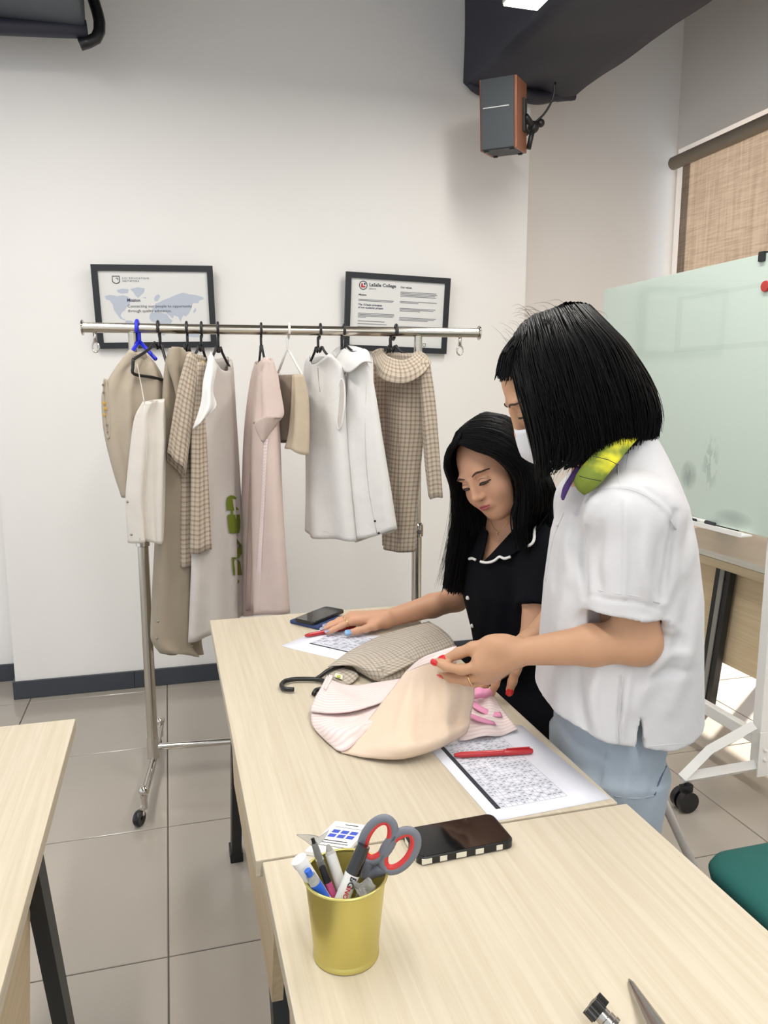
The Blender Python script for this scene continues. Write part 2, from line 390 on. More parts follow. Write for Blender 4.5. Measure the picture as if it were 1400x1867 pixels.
# black wrapped duct along the ceiling on the right
duct_m = mat('black_duct_wrap', (44, 45, 58), 0.6, noise=0.12, nscale=10, bump=0.35, bscale=30)
def duct_ring(y, x0, x1, z0, z1, k):
    pts = []
    for (ax, az, bx, bz_) in ((x0, z0, x1, z0), (x1, z0, x1, z1), (x1, z1, x0, z1), (x0, z1, x0, z0)):
        for s in np.linspace(0.04, 0.96, 9):
            x, z = ax+(bx-ax)*s, az+(bz_-az)*s
            n = 0.006*math.sin(7*x+11*y)+0.005*math.sin(13*z-6*y+2*x)
            if z == z0: z += n+0.012*math.sin(x*22+y*2)*max(0, 1-(3.66-y)*2.0)
            else: x += n*0.5
            pts.append((x, y, z))
    return pts
ductrows = [duct_ring(y, 1.41, 1.985, 2.79-0.0*max(0, y-3.3), ZC-0.02, 0) for y in np.r_[np.linspace(-2.0, 3.0, 30), np.linspace(3.05, YB-0.02, 16)]]
dt = empty('air_duct', (1.7, 1.8, 2.8), 'black wrapped duct running along the ceiling above the loudspeaker', 'duct')
grid_mesh('duct_body', ductrows, duct_m, dt, closed_u=True)
MB().prism([(p[0], YB-0.021, p[2]) for p in ductrows[-1]], (0, 0.012, 0)).build('end_plate', duct_m, dt)
MB().tube([(1.42+0.555*s, YB-0.05+0.01*math.sin(9*s), 2.795-0.02*math.sin(PI*s)-0.010*math.sin(s*13)) for s in np.linspace(0, 1, 26)], [0.012+0.02*math.sin(PI*k/25)**0.5 for k in range(26)], 10).build('wrap_lip', duct_m, dt, True)
# black ceiling unit at top left
un = empty('ceiling_unit', (-0.7, 3.3, 2.75), 'dark slate ceiling unit with a black rolled rim at the top left', 'ceiling unit')
MB().box((-1.35, 2.9, 2.745), (-0.236, 3.40, 3.4), bev=0.01).build('housing', mat('slate_housing', (66, 72, 80), 0.5, noise=0.05), un)
MB().tube([(-1.4+1.17*s, 3.40-0.02*s, 2.735-0.03*math.sin(PI*(s*0.75+0.25))+0.01*s) for s in np.linspace(0, 1, 20)], 0.032, 12).build('rolled_rim', duct_m, un, True)
MB().tube(cr([(-0.26, 3.385, 2.69), (-0.20, 3.385, 2.72), (-0.185, 3.39, 2.78), (-0.205, 3.40, 2.87), (-0.22, 3.40, 2.95), (-0.21, 3.40, 3.4)], 24), [0.022]*8+[0.018]*16, 10).build('cable_loop', plastic_black_m, un, True)
# linear ceiling lamps: housing, glowing diffuser and the lamp's own light
diff_m = emit('lamp_diffuser', (255, 250, 240), 6.0)
lamp_house_m = mat('lamp_housing', (225, 225, 222), 0.5)
def lamp(x0, x1, y0, y1, z, label):
    r = empty('ceiling_lamp', ((x0+x1)/2, (y0+y1)/2, z), label, 'lamp', 'linear ceiling lamps')
    MB().box((x0, y0, z+0.006), (x1, y1, z+0.06), bev=0.004).build('housing', lamp_house_m, r)
    MB().box((x0+0.004, y0+0.004, z), (x1-0.004, y1-0.004, z+0.0055)).build('diffuser', diff_m, r)
    for yy in (y0+0.2, y1-0.2): MB().cyl(((x0+x1)/2, yy, z+0.06), ((x0+x1)/2, yy, ZC), 0.006, seg=8).build('suspension_rod', black_m, r)
    l = bpy.data.lights.new('lamp_light', 'AREA'); l.shape = 'RECTANGLE'; l.size = x1-x0; l.size_y = y1-y0; l.energy = LAMP_W; l.color = (1.0, 0.965, 0.91)
    lo = bpy.data.objects.new('lamp_light', l); C.objects.link(lo); lo.location = ((x0+x1)/2, (y0+y1)/2, z-0.004); lo.parent = r
    lo.matrix_parent_inverse = world_mat(r).inverted()
lamp(1.22, 1.36, 0.4, 2.80, 2.75, 'white linear ceiling lamp hung beside the black duct')
lamp(-0.55, -0.41, 0.4, 2.80, 2.75, 'white linear ceiling lamp hung near the slate ceiling unit')
lamp(0.34, 0.48, -1.9, 0.5, 2.75, 'white linear ceiling lamp hung above the gold bucket table')
# ================================================================== loudspeaker
sc = pF(917, 214, 3.52)
face = Matrix.Rotation(math.radians(-15.57-9-14), 3, 'Z') @ Matrix.Rotation(math.radians(7), 3, 'X')   # local -Y is the front
def sp(v): return sc + face @ Vector(v)
sk = empty('loudspeaker', sc, 'small dark grey loudspeaker with wooden sides hung under the black duct', 'loudspeaker')
def rbox(a, b, bev=0.004):
    o = MB(); o.box(a, b, bev=bev); bmesh.ops.transform(o.bm, matrix=Matrix.Translation(sc) @ face.to_4x4(), verts=o.bm.verts); return o
cab_m = wood_material('speaker_veneer', (158, 104, 78), (136, 84, 60), 'Z', 0.6)
rbox((-0.067, -0.085, -0.137), (0.067, 0.10, 0.137)).build('cabinet', mat('speaker_body', (58, 62, 66), 0.6), sk)
rbox((0.0672, -0.083, -0.137), (0.079, 0.10, 0.137), 0.003).build('wood_side', cab_m, sk)
rbox((-0.079, -0.083, -0.137), (-0.0672, 0.10, 0.137), 0.003).build('wood_side', cab_m, sk)
rbox((-0.070, -0.097, -0.134), (0.070, -0.0855, 0.134), 0.004).build('grille', mat('speaker_grille', (74, 78, 82), 0.9, bump=0.4, bscale=900), sk)
rbox((-0.060, -0.0985, 0.022), (0.050, -0.0972, 0.026), 0.0005).build('trim_line', mat('silver_line', (200, 200, 200), 0.3), sk)
for sx in (-0.055, 0.055):
    for syy in (-0.07, 0.08): rbox((sx-0.009, syy-0.009, -0.143), (sx+0.009, syy+0.009, -0.1375), 0.002).build('rubber_foot', plastic_black_m, sk)
rbox((0.0795, 0.02, -0.06), (0.088, 0.07, 0.07), 0.002).build('bracket_plate', black_m, sk)
bk = MB()
b0 = sp((0.088, 0.045, 0.0)); b1 = pF(972, 232, 3.60); b2 = Vector((b1.x+0.05, YR-0.25, b1.z))
bk.tube([b0, b1], 0.014, 10); bk.sphere(b1, 0.026, 12, 8); bk.tube([b1, b1+Vector((0.03, 0.0, 0.02))], 0.012, 8); bk.sphere(b1+Vector((0.035, 0, 0.02)), 0.018, 10, 8)
bk.tube([b1, b1+Vector((-0.02, 0, -0.09))], 0.012, 8); bk.tube([b1, (b1.x+0.02, YB-0.02 if b1.x < XC else YR-0.02, b1.z)], 0.012, 8)
bk.build('bracket_joint', black_m, sk, True)
MB().tube(cr([pF(1012, 150, 3.55), pF(1008, 178, 3.56), pF(994, 205, 3.58), pF(975, 224, 3.60)], 16), 0.005, 8).build('speaker_cable', plastic_black_m, sk, True)
# ================================================================== framed prints
frame_m = mat('black_frame', (26, 29, 36), 0.5)
paper_frame_m = mat('print_paper', (226, 226, 224), 0.55)
ink_m = mat('print_ink', (62, 66, 76), 0.8); ink_soft_m = mat('print_ink_soft', (130, 132, 136), 0.8)
map_m = mat('print_map_blue', (188, 196, 210), 0.8); navy_m = mat('print_navy', (52, 58, 92), 0.8); red_print_m = mat('print_red', (190, 60, 70), 0.8)
def framed(label, TL, TR, BL, yt, yb):
    a, b, c = pY(*TL, yt), pY(*TR, yt), pY(*BL, yb)
    X = (b-a).normalized(); Yv = (c-a); Yv = (Yv - X*Yv.dot(X)); hgt = Yv.length; wid = (b-a).length; Yd = Yv.normalized(); nrm = X.cross(-Yd).normalized()
    if nrm.y > 0: nrm = -nrm
    r = empty('picture_frame', a+X*wid/2+Yd*hgt, label, 'picture frame')
    def q(u, v, d=0.0): return a + X*u + Yd*v + nrm*d          # metres from the top-left corner
    def slab(name, u0, v0, u1, v1, d0, d1, m, par):
        o = MB(); o.prism([q(u0, v0, d0), q(u1, v0, d0), q(u1, v1, d0), q(u0, v1, d0)], nrm*(d1-d0)); return o.build(name, m, par)
    bw = 0.026
    slab('frame_rail', 0, 0, wid, bw, 0, 0.016, frame_m, r); slab('frame_rail', 0, hgt-bw, wid, hgt, 0, 0.016, frame_m, r)
    slab('frame_stile', 0, bw, bw, hgt-bw, 0, 0.016, frame_m, r); slab('frame_stile', wid-bw, bw, wid, hgt-bw, 0, 0.016, frame_m, r)
    pr = slab('print', bw, bw, wid-bw, hgt-bw, 0.001, 0.006, paper_frame_m, r)
    return r, q, X, -Yd, nrm, wid, hgt, pr
fr, q, X, U, nr_, wid, hgt, pr = framed('black framed world map print reading Mission on the wall', (165, 482), (387, 485), (178.5, 636), 3.63, 3.655)
def shape(name, uvs, m, par, q, d=0.0065):
    o = MB(); o.bm.faces.new([o.bm.verts.new(q(u*wid, v*hgt, d)) for u, v in uvs]); return o.build(name, m, par, flip=False)
world_polys = [
 [(0.09,0.37),(0.13,0.355),(0.19,0.37),(0.24,0.36),(0.28,0.375),(0.30,0.42),(0.285,0.47),(0.26,0.50),(0.245,0.54),(0.225,0.555),(0.205,0.60),(0.22,0.635),(0.245,0.65),(0.235,0.66),(0.20,0.635),(0.175,0.58),(0.155,0.53),(0.15,0.47),(0.125,0.42),(0.10,0.41)],
 [(0.19,0.30),(0.24,0.28),(0.29,0.29),(0.28,0.335),(0.23,0.34),(0.20,0.325)],
 [(0.30,0.285),(0.36,0.265),(0.42,0.275),(0.415,0.32),(0.385,0.36),(0.36,0.39),(0.34,0.36),(0.325,0.32)],
 [(0.245,0.66),(0.285,0.66),(0.33,0.70),(0.345,0.73),(0.325,0.78),(0.305,0.83),(0.285,0.90),(0.27,0.93),(0.265,0.85),(0.245,0.76),(0.24,0.70)],
 [(0.45,0.58),(0.50,0.555),(0.55,0.57),(0.59,0.585),(0.61,0.64),(0.635,0.665),(0.60,0.73),(0.585,0.80),(0.555,0.85),(0.535,0.84),(0.52,0.75),(0.505,0.69),(0.46,0.68),(0.44,0.63)],
 [(0.465,0.54),(0.48,0.50),(0.50,0.46),(0.53,0.445),(0.56,0.42),(0.60,0.40),(0.64,0.375),(0.69,0.345),(0.74,0.325),(0.79,0.345),(0.85,0.355),(0.905,0.38),(0.91,0.405),(0.87,0.42),(0.86,0.455),(0.82,0.45),(0.80,0.49),(0.795,0.53),(0.775,0.58),(0.75,0.615),(0.73,0.60),(0.715,0.63),(0.70,0.68),(0.685,0.62),(0.65,0.60),(0.635,0.64),(0.605,0.60),(0.575,0.555),(0.53,0.55),(0.49,0.56)],
 [(0.49,0.40),(0.505,0.365),(0.53,0.345),(0.545,0.37),(0.52,0.43),(0.50,0.43)],
 [(0.75,0.80),(0.79,0.77),(0.83,0.765),(0.86,0.82),(0.85,0.87),(0.80,0.87),(0.755,0.86)],
 [(0.72,0.70),(0.78,0.71),(0.80,0.74),(0.75,0.735)], [(0.815,0.55),(0.835,0.51),(0.84,0.54),(0.82,0.58)], [(0.40,0.385),(0.43,0.38),(0.425,0.40)]]
for pl in world_polys: shape('map_landmass', pl, map_m, pr, q)
B = (X, U)
text('heading_text', 'Mission', 0.0185, q(0.268*wid, 0.435*hgt, 0.0072), 0, navy_m, pr, basis=B, bold=True)
text('body_text', 'Connecting our people to opportunity', 0.0175, q(0.268*wid, 0.505*hgt, 0.0072), 0, ink_m, pr, basis=B)
text('body_text', 'through quality education.', 0.0175, q(0.268*wid, 0.562*hgt, 0.0072), 0, ink_m, pr, basis=B)
text('caption_text', 'LCI EDUCATION', 0.0115, q(0.245*wid, 0.168*hgt, 0.0072), 0, ink_m, pr, basis=B, space=1.35)
text('caption_text', 'NETWORK', 0.0115, q(0.245*wid, 0.203*hgt, 0.0072), 0, ink_m, pr, basis=B, space=1.35)
def outline(pts, r, m, name, par): return MB().tube(pts, r, 6, closed=True).build(name, m, par)
outline([q(u*wid, v*hgt, 0.0075) for u, v in ((0.165,0.135),(0.222,0.135),(0.222,0.20),(0.208,0.215),(0.193,0.222),(0.178,0.215),(0.165,0.20))], 0.0017, ink_m, 'crest', pr)
MB().tube([q(0.192*wid, 0.158*hgt, 0.0075), q(0.208*wid, 0.158*hgt, 0.0075), q(0.208*wid, 0.18*hgt, 0.0075)], 0.0013, 6).build('crest_mark', ink_m, pr)
fr, q, X, U, nr_, wid, hgt, pr = framed('black framed text print with round red emblem on the wall', (630, 495), (820, 508), (626.5, 638), 3.63, 3.655)
B = (X, U)
MB().tube([q(0.165*wid+0.0185*math.cos(a), 0.158*hgt+0.0185*math.sin(a), 0.0075) for a in np.linspace(0, 2*PI, 28)[:-1]], 0.0017, 6, closed=True).build('emblem_ring', ink_m, pr)
wid2, hgt2 = wid, hgt
shape('emblem_mark', [(0.145,0.135),(0.162,0.135),(0.162,0.165),(0.185,0.165),(0.185,0.188),(0.145,0.188)], red_print_m, pr, q)
shape('emblem_dot', [(0.170,0.128),(0.186,0.128),(0.186,0.152),(0.170,0.152)], navy_m, pr, q)
text('heading_text', 'LaSalle College', 0.0215, q(0.222*wid, 0.165*hgt, 0.0072), 0, ink_m, pr, basis=B, bold=True)
text('body_text', 'Jakarta', 0.0125, q(0.222*wid, 0.205*hgt, 0.0072), 0, ink_soft_m, pr, basis=B)
text('heading_text', 'Mission', 0.0125, q(0.125*wid, 0.29*hgt, 0.0072), 0, ink_m, pr, basis=B, bold=True)
text('heading_text', 'The 10 basic principles', 0.0125, q(0.125*wid, 0.415*hgt, 0.0072), 0, navy_m, pr, basis=B, bold=True)
text('heading_text', 'of our academic project', 0.0125, q(0.125*wid, 0.452*hgt, 0.0072), 0, navy_m, pr, basis=B, bold=True)
text('heading_text', 'Our values', 0.0125, q(0.52*wid, 0.165*hgt, 0.0072), 0, ink_m, pr, basis=B, bold=True)
ln = MB()
for (u0, u1, v) in [(0.125,0.46,0.335),(0.125,0.45,0.35),(0.125,0.47,0.51),(0.125,0.47,0.527),(0.125,0.46,0.544),(0.125,0.2,0.561),(0.125,0.38,0.61),(0.125,0.40,0.645),(0.125,0.36,0.68),(0.125,0.42,0.715),(0.125,0.38,0.75),
                    (0.52,0.87,0.21),(0.52,0.88,0.228),(0.52,0.86,0.246),(0.52,0.87,0.264),(0.52,0.88,0.33),(0.52,0.7,0.347),(0.52,0.87,0.42),(0.52,0.85,0.437),(0.52,0.72,0.454),(0.52,0.88,0.54),(0.52,0.86,0.557),(0.52,0.8,0.574),(0.52,0.87,0.655),(0.52,0.78,0.672),(0.52,0.88,0.74),(0.52,0.84,0.757)]:
    o = [q(u0*wid, v*hgt, 0.0071), q(u1*wid, v*hgt, 0.0071), q(u1*wid, (v+0.0085)*hgt, 0.0071), q(u0*wid, (v+0.0085)*hgt, 0.0071)]
    ln.bm.faces.new([ln.bm.verts.new(p) for p in o])
tag(ln.build('text_lines', ink_soft_m, pr, flip=False), kind='stuff')
outline([q(u*wid, v*hgt, 0.0075) for u, v in ((0.765,0.87),(0.79,0.87),(0.79,0.905),(0.777,0.915),(0.765,0.905))], 0.001, ink_m, 'crest', pr)
# ================================================================== tables
ZT = 0.73
def table(label, x0, x1, y0, y1, panel_side, legs=((0, 0), (1, 0), (0, 1), (1, 1)), panel=None):
    r = empty('folding_table', ((x0+x1)/2, (y0+y1)/2, 0), label, 'table')
    MB().box((x0, y0, ZT-0.026), (x1, y1, ZT), bev=0.0022).build('table_top', wood_m, r)
    for sx, sy in legs:
        X = x0+0.05 if sx == 0 else x1-0.05
        yb = y0+0.045 if sy == 0 else y1-0.045
        yt = yb+0.27 if sy == 0 else yb-0.27
        w2 = 0.028
        o = MB(); o.prism([(X-0.014, yb-w2, 0.012), (X-0.014, yb+w2, 0.012), (X-0.014, yt+w2, ZT-0.03), (X-0.014, yt-w2, ZT-0.03)], (0.028, 0, 0))
        lg = o.build('leg', black_m, r)
        MB().box((X-0.019, yb-w2-0.006, 0.0), (X+0.019, yb+w2+0.006, 0.03), bev=0.003).build('foot', plastic_black_m, lg)
    for sy in (0, 1):
        yt = y0+0.315 if sy == 0 else y1-0.315
        MB().box((x0+0.04, yt-0.02, ZT-0.062), (x1-0.04, yt+0.02, ZT-0.027)).build('cross_rail', black_m, r)
    if panel:
        X = panel_side
        o = MB(); o.prism([(X, y, z) for y, z in panel], (0.018, 0, 0)); o.build('modesty_panel', wood_panel_m, r)
    return r
table('pale wood table holding the plaid and pink garments', 0.095, 0.680, 1.023, 2.230, 0.12, panel=[(1.03, 0.703), (1.86, 0.703), (1.80, 0.44), (1.09, 0.44), (1.03, 0.62)])
table('pale wood table in the foreground holding the gold bucket', 0.104, 0.693, -0.19, 1.018, 0.13, panel=[(0.2, 0.70), (0.98, 0.70), (0.95, 0.45), (0.25, 0.45)])
table('pale wood table at the left edge with nothing on it', -0.806, -0.206, 0.40, 1.608, -0.285, panel=[(0.42, 0.703), (1.36, 0.703), (1.385, 0.58), (1.22, 0.20), (0.55, 0.20)])
# desk by the window, behind the glass board
dk = empty('window_desk', (2.35, 2.6, 0), 'pale wood desk with black slanted leg under the glass board', 'desk')
desk_top_m = wood_material('desk_top_laminate', (236, 234, 226), (226, 222, 212))
MB().box((2.15, 1.95, ZT-0.026), (2.60, 3.15, ZT), bev=0.002).build('desk_top', desk_top_m, dk)
MB().box((2.152, 1.951, ZT-0.062), (2.17, 3.149, ZT-0.028)).build('edge_apron', wood_panel_m, dk)
o = MB(); o.prism([(2.30, 2.02, 0.70), (2.30, 3.08, 0.70), (2.30, 3.02, 0.21), (2.30, 2.08, 0.21)], (0.018, 0, 0)); o.build('modesty_panel', wood_panel_m, dk)
for (ya, yb2) in ((2.705, 2.78), (2.28, 2.12)):
    o = MB(); s = 0.045
    o.prism([(2.255, ya-s, ZT-0.065), (2.255, ya+s, ZT-0.065), (2.255, yb2+s, 0.0), (2.255, yb2-s, 0.0)], (0.03, 0, 0)); lg = o.build('leg', black_m, dk)
    o = MB(); s = 0.012
    o.prism([(2.249, ya-s, ZT-0.075), (2.249, ya+s, ZT-0.075), (2.249, yb2+s, 0.01), (2.249, yb2-s, 0.01)], (0.005, 0, 0)); o.build('leg_channel', mat('grey_channel', (140, 140, 136), 0.5), lg)
MB().box((2.55, 3.0, ZT+0.0005), (2.57, 3.14, 0.98), bev=0.002).build('upright_bracket', black_m, dk)
# ================================================================== rolling glass board
bd = empty('glass_board', (1.89, 2.5, 0), 'pale green glass marker board on a white wheeled stand', 'marker board')
def board_material():
    m = bpy.data.materials.new('back_painted_glass'); m.use_nodes = True; nt = m.node_tree; b = nt.nodes['Principled BSDF']
    b.inputs['Roughness'].default_value = 0.12; b.inputs['Coat Weight'].default_value = 0.6; b.inputs['Coat Roughness'].default_value = 0.03
    geo = N(nt, 'ShaderNodeNewGeometry'); sx = N(nt, 'ShaderNodeSeparateXYZ'); nt.links.new(geo.outputs['Position'], sx.inputs[0])
    Y, Z = sx.outputs[1], sx.outputs[2]
    def blob(cy, cz, ry, rz):
        a = math_node(nt, 'POWER', math_node(nt, 'DIVIDE', math_node(nt, 'SUBTRACT', Y, cy), ry), 2.0); c = math_node(nt, 'POWER', math_node(nt, 'DIVIDE', math_node(nt, 'SUBTRACT', Z, cz), rz), 2.0)
        return math_node(nt, 'MAXIMUM', math_node(nt, 'SUBTRACT', 1.0, math_node(nt, 'ADD', a, c)), 0.0)
    n = N(nt, 'ShaderNodeTexNoise'); n.inputs['Scale'].default_value = 38; n.inputs['Detail'].default_value = 4; mp = N(nt, 'ShaderNodeMapping'); mp.inputs['Scale'].default_value = (1, 1.4, 0.6)
    nt.links.new(geo.outputs['Position'], mp.inputs[0]); nt.links.new(mp.outputs[0], n.inputs['Vector'])
    nn = math_node(nt, 'GREATER_THAN', n.outputs['Fac'], 0.5)
    s = math_node(nt, 'ADD', math_node(nt, 'MULTIPLY', blob(2.47, 1.075, 0.05, 0.06), n.outputs['Fac']), math_node(nt, 'MULTIPLY', math_node(nt, 'MULTIPLY', blob(2.355, 1.13, 0.05, 0.11), nn), 0.35))
    s = math_node(nt, 'ADD', s, math_node(nt, 'MULTIPLY', blob(2.22, 0.95, 0.10, 0.035), 0.45))
    c = mixcol(nt, math_node(nt, 'MINIMUM', s, 0.6), lin((190, 205, 196)), lin((96, 106, 104)))
    # faint darker outline of a rectangle
    def inside(y0, y1, z0, z1):
        a = math_node(nt, 'MULTIPLY', math_node(nt, 'GREATER_THAN', Y, y0), math_node(nt, 'LESS_THAN', Y, y1)); d = math_node(nt, 'MULTIPLY', math_node(nt, 'GREATER_THAN', Z, z0), math_node(nt, 'LESS_THAN', Z, z1))
        return math_node(nt, 'MULTIPLY', a, d)
    g = math_node(nt, 'SUBTRACT', inside(1.9, 2.60, 1.53, 1.735), inside(1.9, 2.565, 1.548, 1.72))
    c = mixcol(nt, math_node(nt, 'MULTIPLY', g, 0.10), c, lin((110, 122, 120)))
    nt.links.new(c, b.inputs['Base Color']); return m
board_m = board_material()
MB().box((1.872, 1.90, 0.915), (1.879, 3.118, 1.825), bev=0.0015).build('glass_panel', board_m, bd)
for y in (2.05, 2.97):
    MB().box((1.885, y-0.02, 0.13), (1.925, y+0.02, 1.80), bev=0.004).build('post', white_metal_m, bd)
    ft = MB(); ft.tube([(1.60, y, 0.115), (1.70, y, 0.20), (1.87, y, 0.265)], 0.021, 4); ft.tube([(1.60, y, 0.115), (2.21, y, 0.125)], 0.021, 4); ft.tube([(2.21, y, 0.115), (2.11, y, 0.20), (1.93, y, 0.265)], 0.021, 4)
    fo = ft.build('foot', white_metal_m, bd)
    pl = MB(); pl.box((1.88, y-0.026, 0.09), (1.93, y-0.0205, 0.25), bev=0.001)
    for zz in (0.15, 0.185): pl.sphere((1.905, y-0.028, zz), 0.007, 10, 6)
    pl.build('bolt_plate', white_metal_m, bd)
    for x in (1.62, 2.20):
        cs = MB(); cs.cyl((x-0.004, y-0.028, 0.037), (x-0.004, y-0.006, 0.037), 0.036, seg=20); cs.cyl((x-0.004, y+0.006, 0.037), (x-0.004, y+0.028, 0.037), 0.036, seg=20); cs.box((x-0.022, y-0.01, 0.03), (x+0.022, y+0.01, 0.09), bev=0.004); cs.cyl((x, y, 0.06), (x, y, 0.115), 0.008, seg=10)
        cs.build('castor', plastic_black_m, bd, True, angle=40)
MB().box((1.89, 2.075, 0.19), (1.92, 2.945, 0.235), bev=0.004).build('stretcher', white_metal_m, bd)
MB().box((1.825, 2.12, 0.905), (1.8715, 2.62, 0.912), bev=0.002).box((1.822, 2.12, 0.905), (1.8255, 2.62, 0.922), bev=0.001).build('pen_tray', white_metal_m, bd)
MB().box((1.862, 2.155, 1.80), (1.885, 2.18, 1.832), bev=0.003).build('panel_clip', black_m, bd)
mg = pX(1397, 522, 1.871)
tag(MB().lathe([(0, 0), (0.017, 0), (0.018, 0.004), (0.0165, 0.008), (0, 0.009)], mg, (-1, 0, 0), 24).build('board_magnet', mat('red_magnet', (176, 52, 48), 0.4), smooth=True, angle=40), 'round red magnet on the pale green glass board', 'magnet')
# markers on the tray
mk_w = mat('marker_white', (224, 224, 222), 0.4)
for i, (y0, y1, dz, x, capc, lab) in enumerate(((2.56, 2.43, 0.0, 1.856, (180, 40, 60), 'white board marker with red cap on the tray of the glass board'), (2.50, 2.37, 0.0, 1.838, (30, 30, 40), 'white board marker with black cap on the tray of the glass board'), (2.42, 2.285, 0.0, 1.853, (40, 45, 50), 'white board marker nearest the tray end of the glass board'))):
    rr = 0.0085; z = 0.912+rr+0.0003
    r = empty('board_marker', (x, (y0+y1)/2, z), lab, 'marker', 'markers on the board tray')
    MB().cyl((x, y0, z), (x, y0-(y0-y1)*0.65, z), rr, seg=16).build('barrel', mk_w, r, True, angle=40)
    MB().cyl((x, y0-(y0-y1)*0.652, z), (x, y1, z), rr*0.98, rr*0.8, seg=16).build('cap', mat('marker_cap', capc, 0.4), r, True, angle=40)
# ================================================================== chairs
teal_m = mat('teal_upholstery', (36, 104, 98), 0.85, noise=0.06, nscale=300, bump=0.25, bscale=700)
leg_m = mat('grey_metal_leg', (188, 186, 184), 0.35, 0.5)
def rounded(x0, x1, y0, y1, r, n=8):
    pts = []
    for (cx, cy, a0) in ((x1-r, y1-r, 0), (x0+r, y1-r, 90), (x0+r, y0+r, 180), (x1-r, y0+r, 270)):
        for k in range(n+1):
            a = math.radians(a0+90*k/n); pts.append((cx+r*math.cos(a), cy+r*math.sin(a)))
    return pts
def pad(x0, x1, y0, y1, r, z0, z1, crown=0.012):
    b = MB(); prof = [(0.02, z0), (0.004, z0+0.006), (0.0, (z0+z1)/2), (0.006, z1-0.010), (0.02, z1-0.002), (0.06, z1+crown*0.5), (0.12, z1+crown*0.85)]
    rings = []
    for ins, z in prof:
        rings.append([b.bm.verts.new((x, y, z)) for x, y in rounded(x0+ins, x1-ins, y0+ins, y1-ins, max(0.012, r-ins*0.6))])
    n = len(rings[0])
    for A, B2 in zip(rings, rings[1:]):
        for k in range(n): b.bm.faces.new((A[k], A[(k+1) % n], B2[(k+1) % n], B2[k]))
    b.bm.faces.new(rings[0][::-1]); b.bm.faces.new(rings[-1]); return b
def chair(label, x, y, rz, w=0.44, d=0.44, sh=0.46):
    r = empty('visitor_chair', (0, 0, 0), label, 'chair')
    pad(-w/2, w/2, -d/2, d/2, 0.07, sh-0.045, sh).build('seat', teal_m, r, True)
    for sx in (-1, 1):
        for sy in (-1, 1):
            MB().tube([(sx*(w/2-0.05), sy*(d/2-0.05), sh-0.046), (sx*(w/2+0.02), sy*(d/2+0.13) if sy > 0 else sy*(d/2+0.02), 0.006)], 0.0125, 12).build('leg', leg_m, r, True, angle=50)
    for sx in (-1, 1): MB().tube(cr([(sx*(w/2-0.03), d/2-0.04, sh-0.05), (sx*(w/2-0.03), d/2+0.03, sh+0.1), (sx*(w/2-0.04), d/2+0.06, sh+0.36)], 14), 0.011, 10).build('back_post', leg_m, r, True)
    bb = pad(-w/2+0.02, w/2-0.02, -0.13, 0.13, 0.06, 0, 0.03, 0.004)
    bmesh.ops.transform(bb.bm, matrix=Matrix.Translation((0, d/2+0.055, sh+0.27)) @ Matrix.Rotation(math.radians(82), 4, 'X'), verts=bb.bm.verts)
    bb.build('backrest', teal_m, r, True)
    r.location = (x, y, 0); r.rotation_euler = (0, 0, math.radians(rz)); return r
chair('teal padded chair at the lower right beside the foreground table', 1.225, 1.015, -90)
chair('teal padded chair with silver legs that the woman in black sits on', 1.055, 1.93, -88, sh=0.45)
# ================================================================== clothes rack
RA = math.radians(-5.0); RO = Vector((-0.098, 2.735, 0)); rd = Vector((math.cos(RA), math.sin(RA), 0)); rn = Vector((-math.sin(RA), math.cos(RA), 0))
def rk(t, s, z): return RO + rd*t + rn*s + Vector((0, 0, z))
BAR_Z = 1.592; T1 = 0.965
rack = empty('clothes_rack', RO, 'chrome wheeled clothes rack with a row of hanging garments', 'clothes rack')
MB().cyl(rk(-0.155, 0, BAR_Z), rk(1.185, 0, BAR_Z), 0.0165, seg=28).build('hanging_bar', brush_m, rack, True, angle=40)
for t in (-0.158, 1.185): MB().lathe([(0, 0), (0.024, 0), (0.026, 0.002), (0.024, 0.005), (0, 0.006)], rk(t, 0, BAR_Z), rd, 24).build('end_cap', chrome_m, rack, True, angle=35)
for t, zz in ((0.0, 0.10), (T1, 0.10)):
    MB().cyl(rk(t, 0, 0.86), rk(t, 0, BAR_Z-0.014), 0.0145, seg=24).build('upper_post', brush_m, rack, True, angle=40)
    MB().cyl(rk(t, 0, 0.16), rk(t, 0, 0.88), 0.0185, seg=24).build('lower_post', brush_m, rack, True, angle=40)
    MB().cyl(rk(t, 0, 0.085), rk(t, 0, 0.165), 0.021, seg=24).build('socket', chrome_m, rack, True, angle=40)
    MB().lathe([(0.0185, 0), (0.024, 0.003), (0.024, 0.045), (0.0185, 0.05)], rk(t, 0, 0.86), (0, 0, 1), 20).cyl(rk(t, -0.02, 0.885), rk(t, -0.045, 0.885), 0.009, seg=12).build('height_clamp', chrome_m, rack, True, angle=40)
    f = MB(); f.tube([rk(t, -0.29, 0.095), rk(t, -0.02, 0.075), rk(t, 0.02, 0.075), rk(t, 0.26, 0.095)], (0.013, 0.02)[0], 12)
    f.build('foot', chrome_m, rack, True, angle=50)
    for s in (-0.285, 0.255):
        c = MB(); c.cyl(rk(t, s, 0.05), rk(t, s, 0.115), 0.010, seg=12); c.sphere(rk(t, s, 0.112), 0.018, 14, 8); c.box(rk(t, s, 0.03)+Vector((-0.016, -0.012, 0)), rk(t, s, 0.062)+Vector((0.0, 0.012, 0)), bev=0.003)
        co = c.build('castor', chrome_m, rack, True, angle=50)
        wv = rk(t, s, 0.026)+Vector((-0.018, -0.012, 0))
        MB().lathe([(0.006, -0.009), (0.022, -0.011), (0.026, -0.006), (0.026, 0.006), (0.022, 0.011), (0.006, 0.009)], wv, (0.85, -0.5, 0), 24).build('wheel', plastic_black_m, co, True, angle=50)
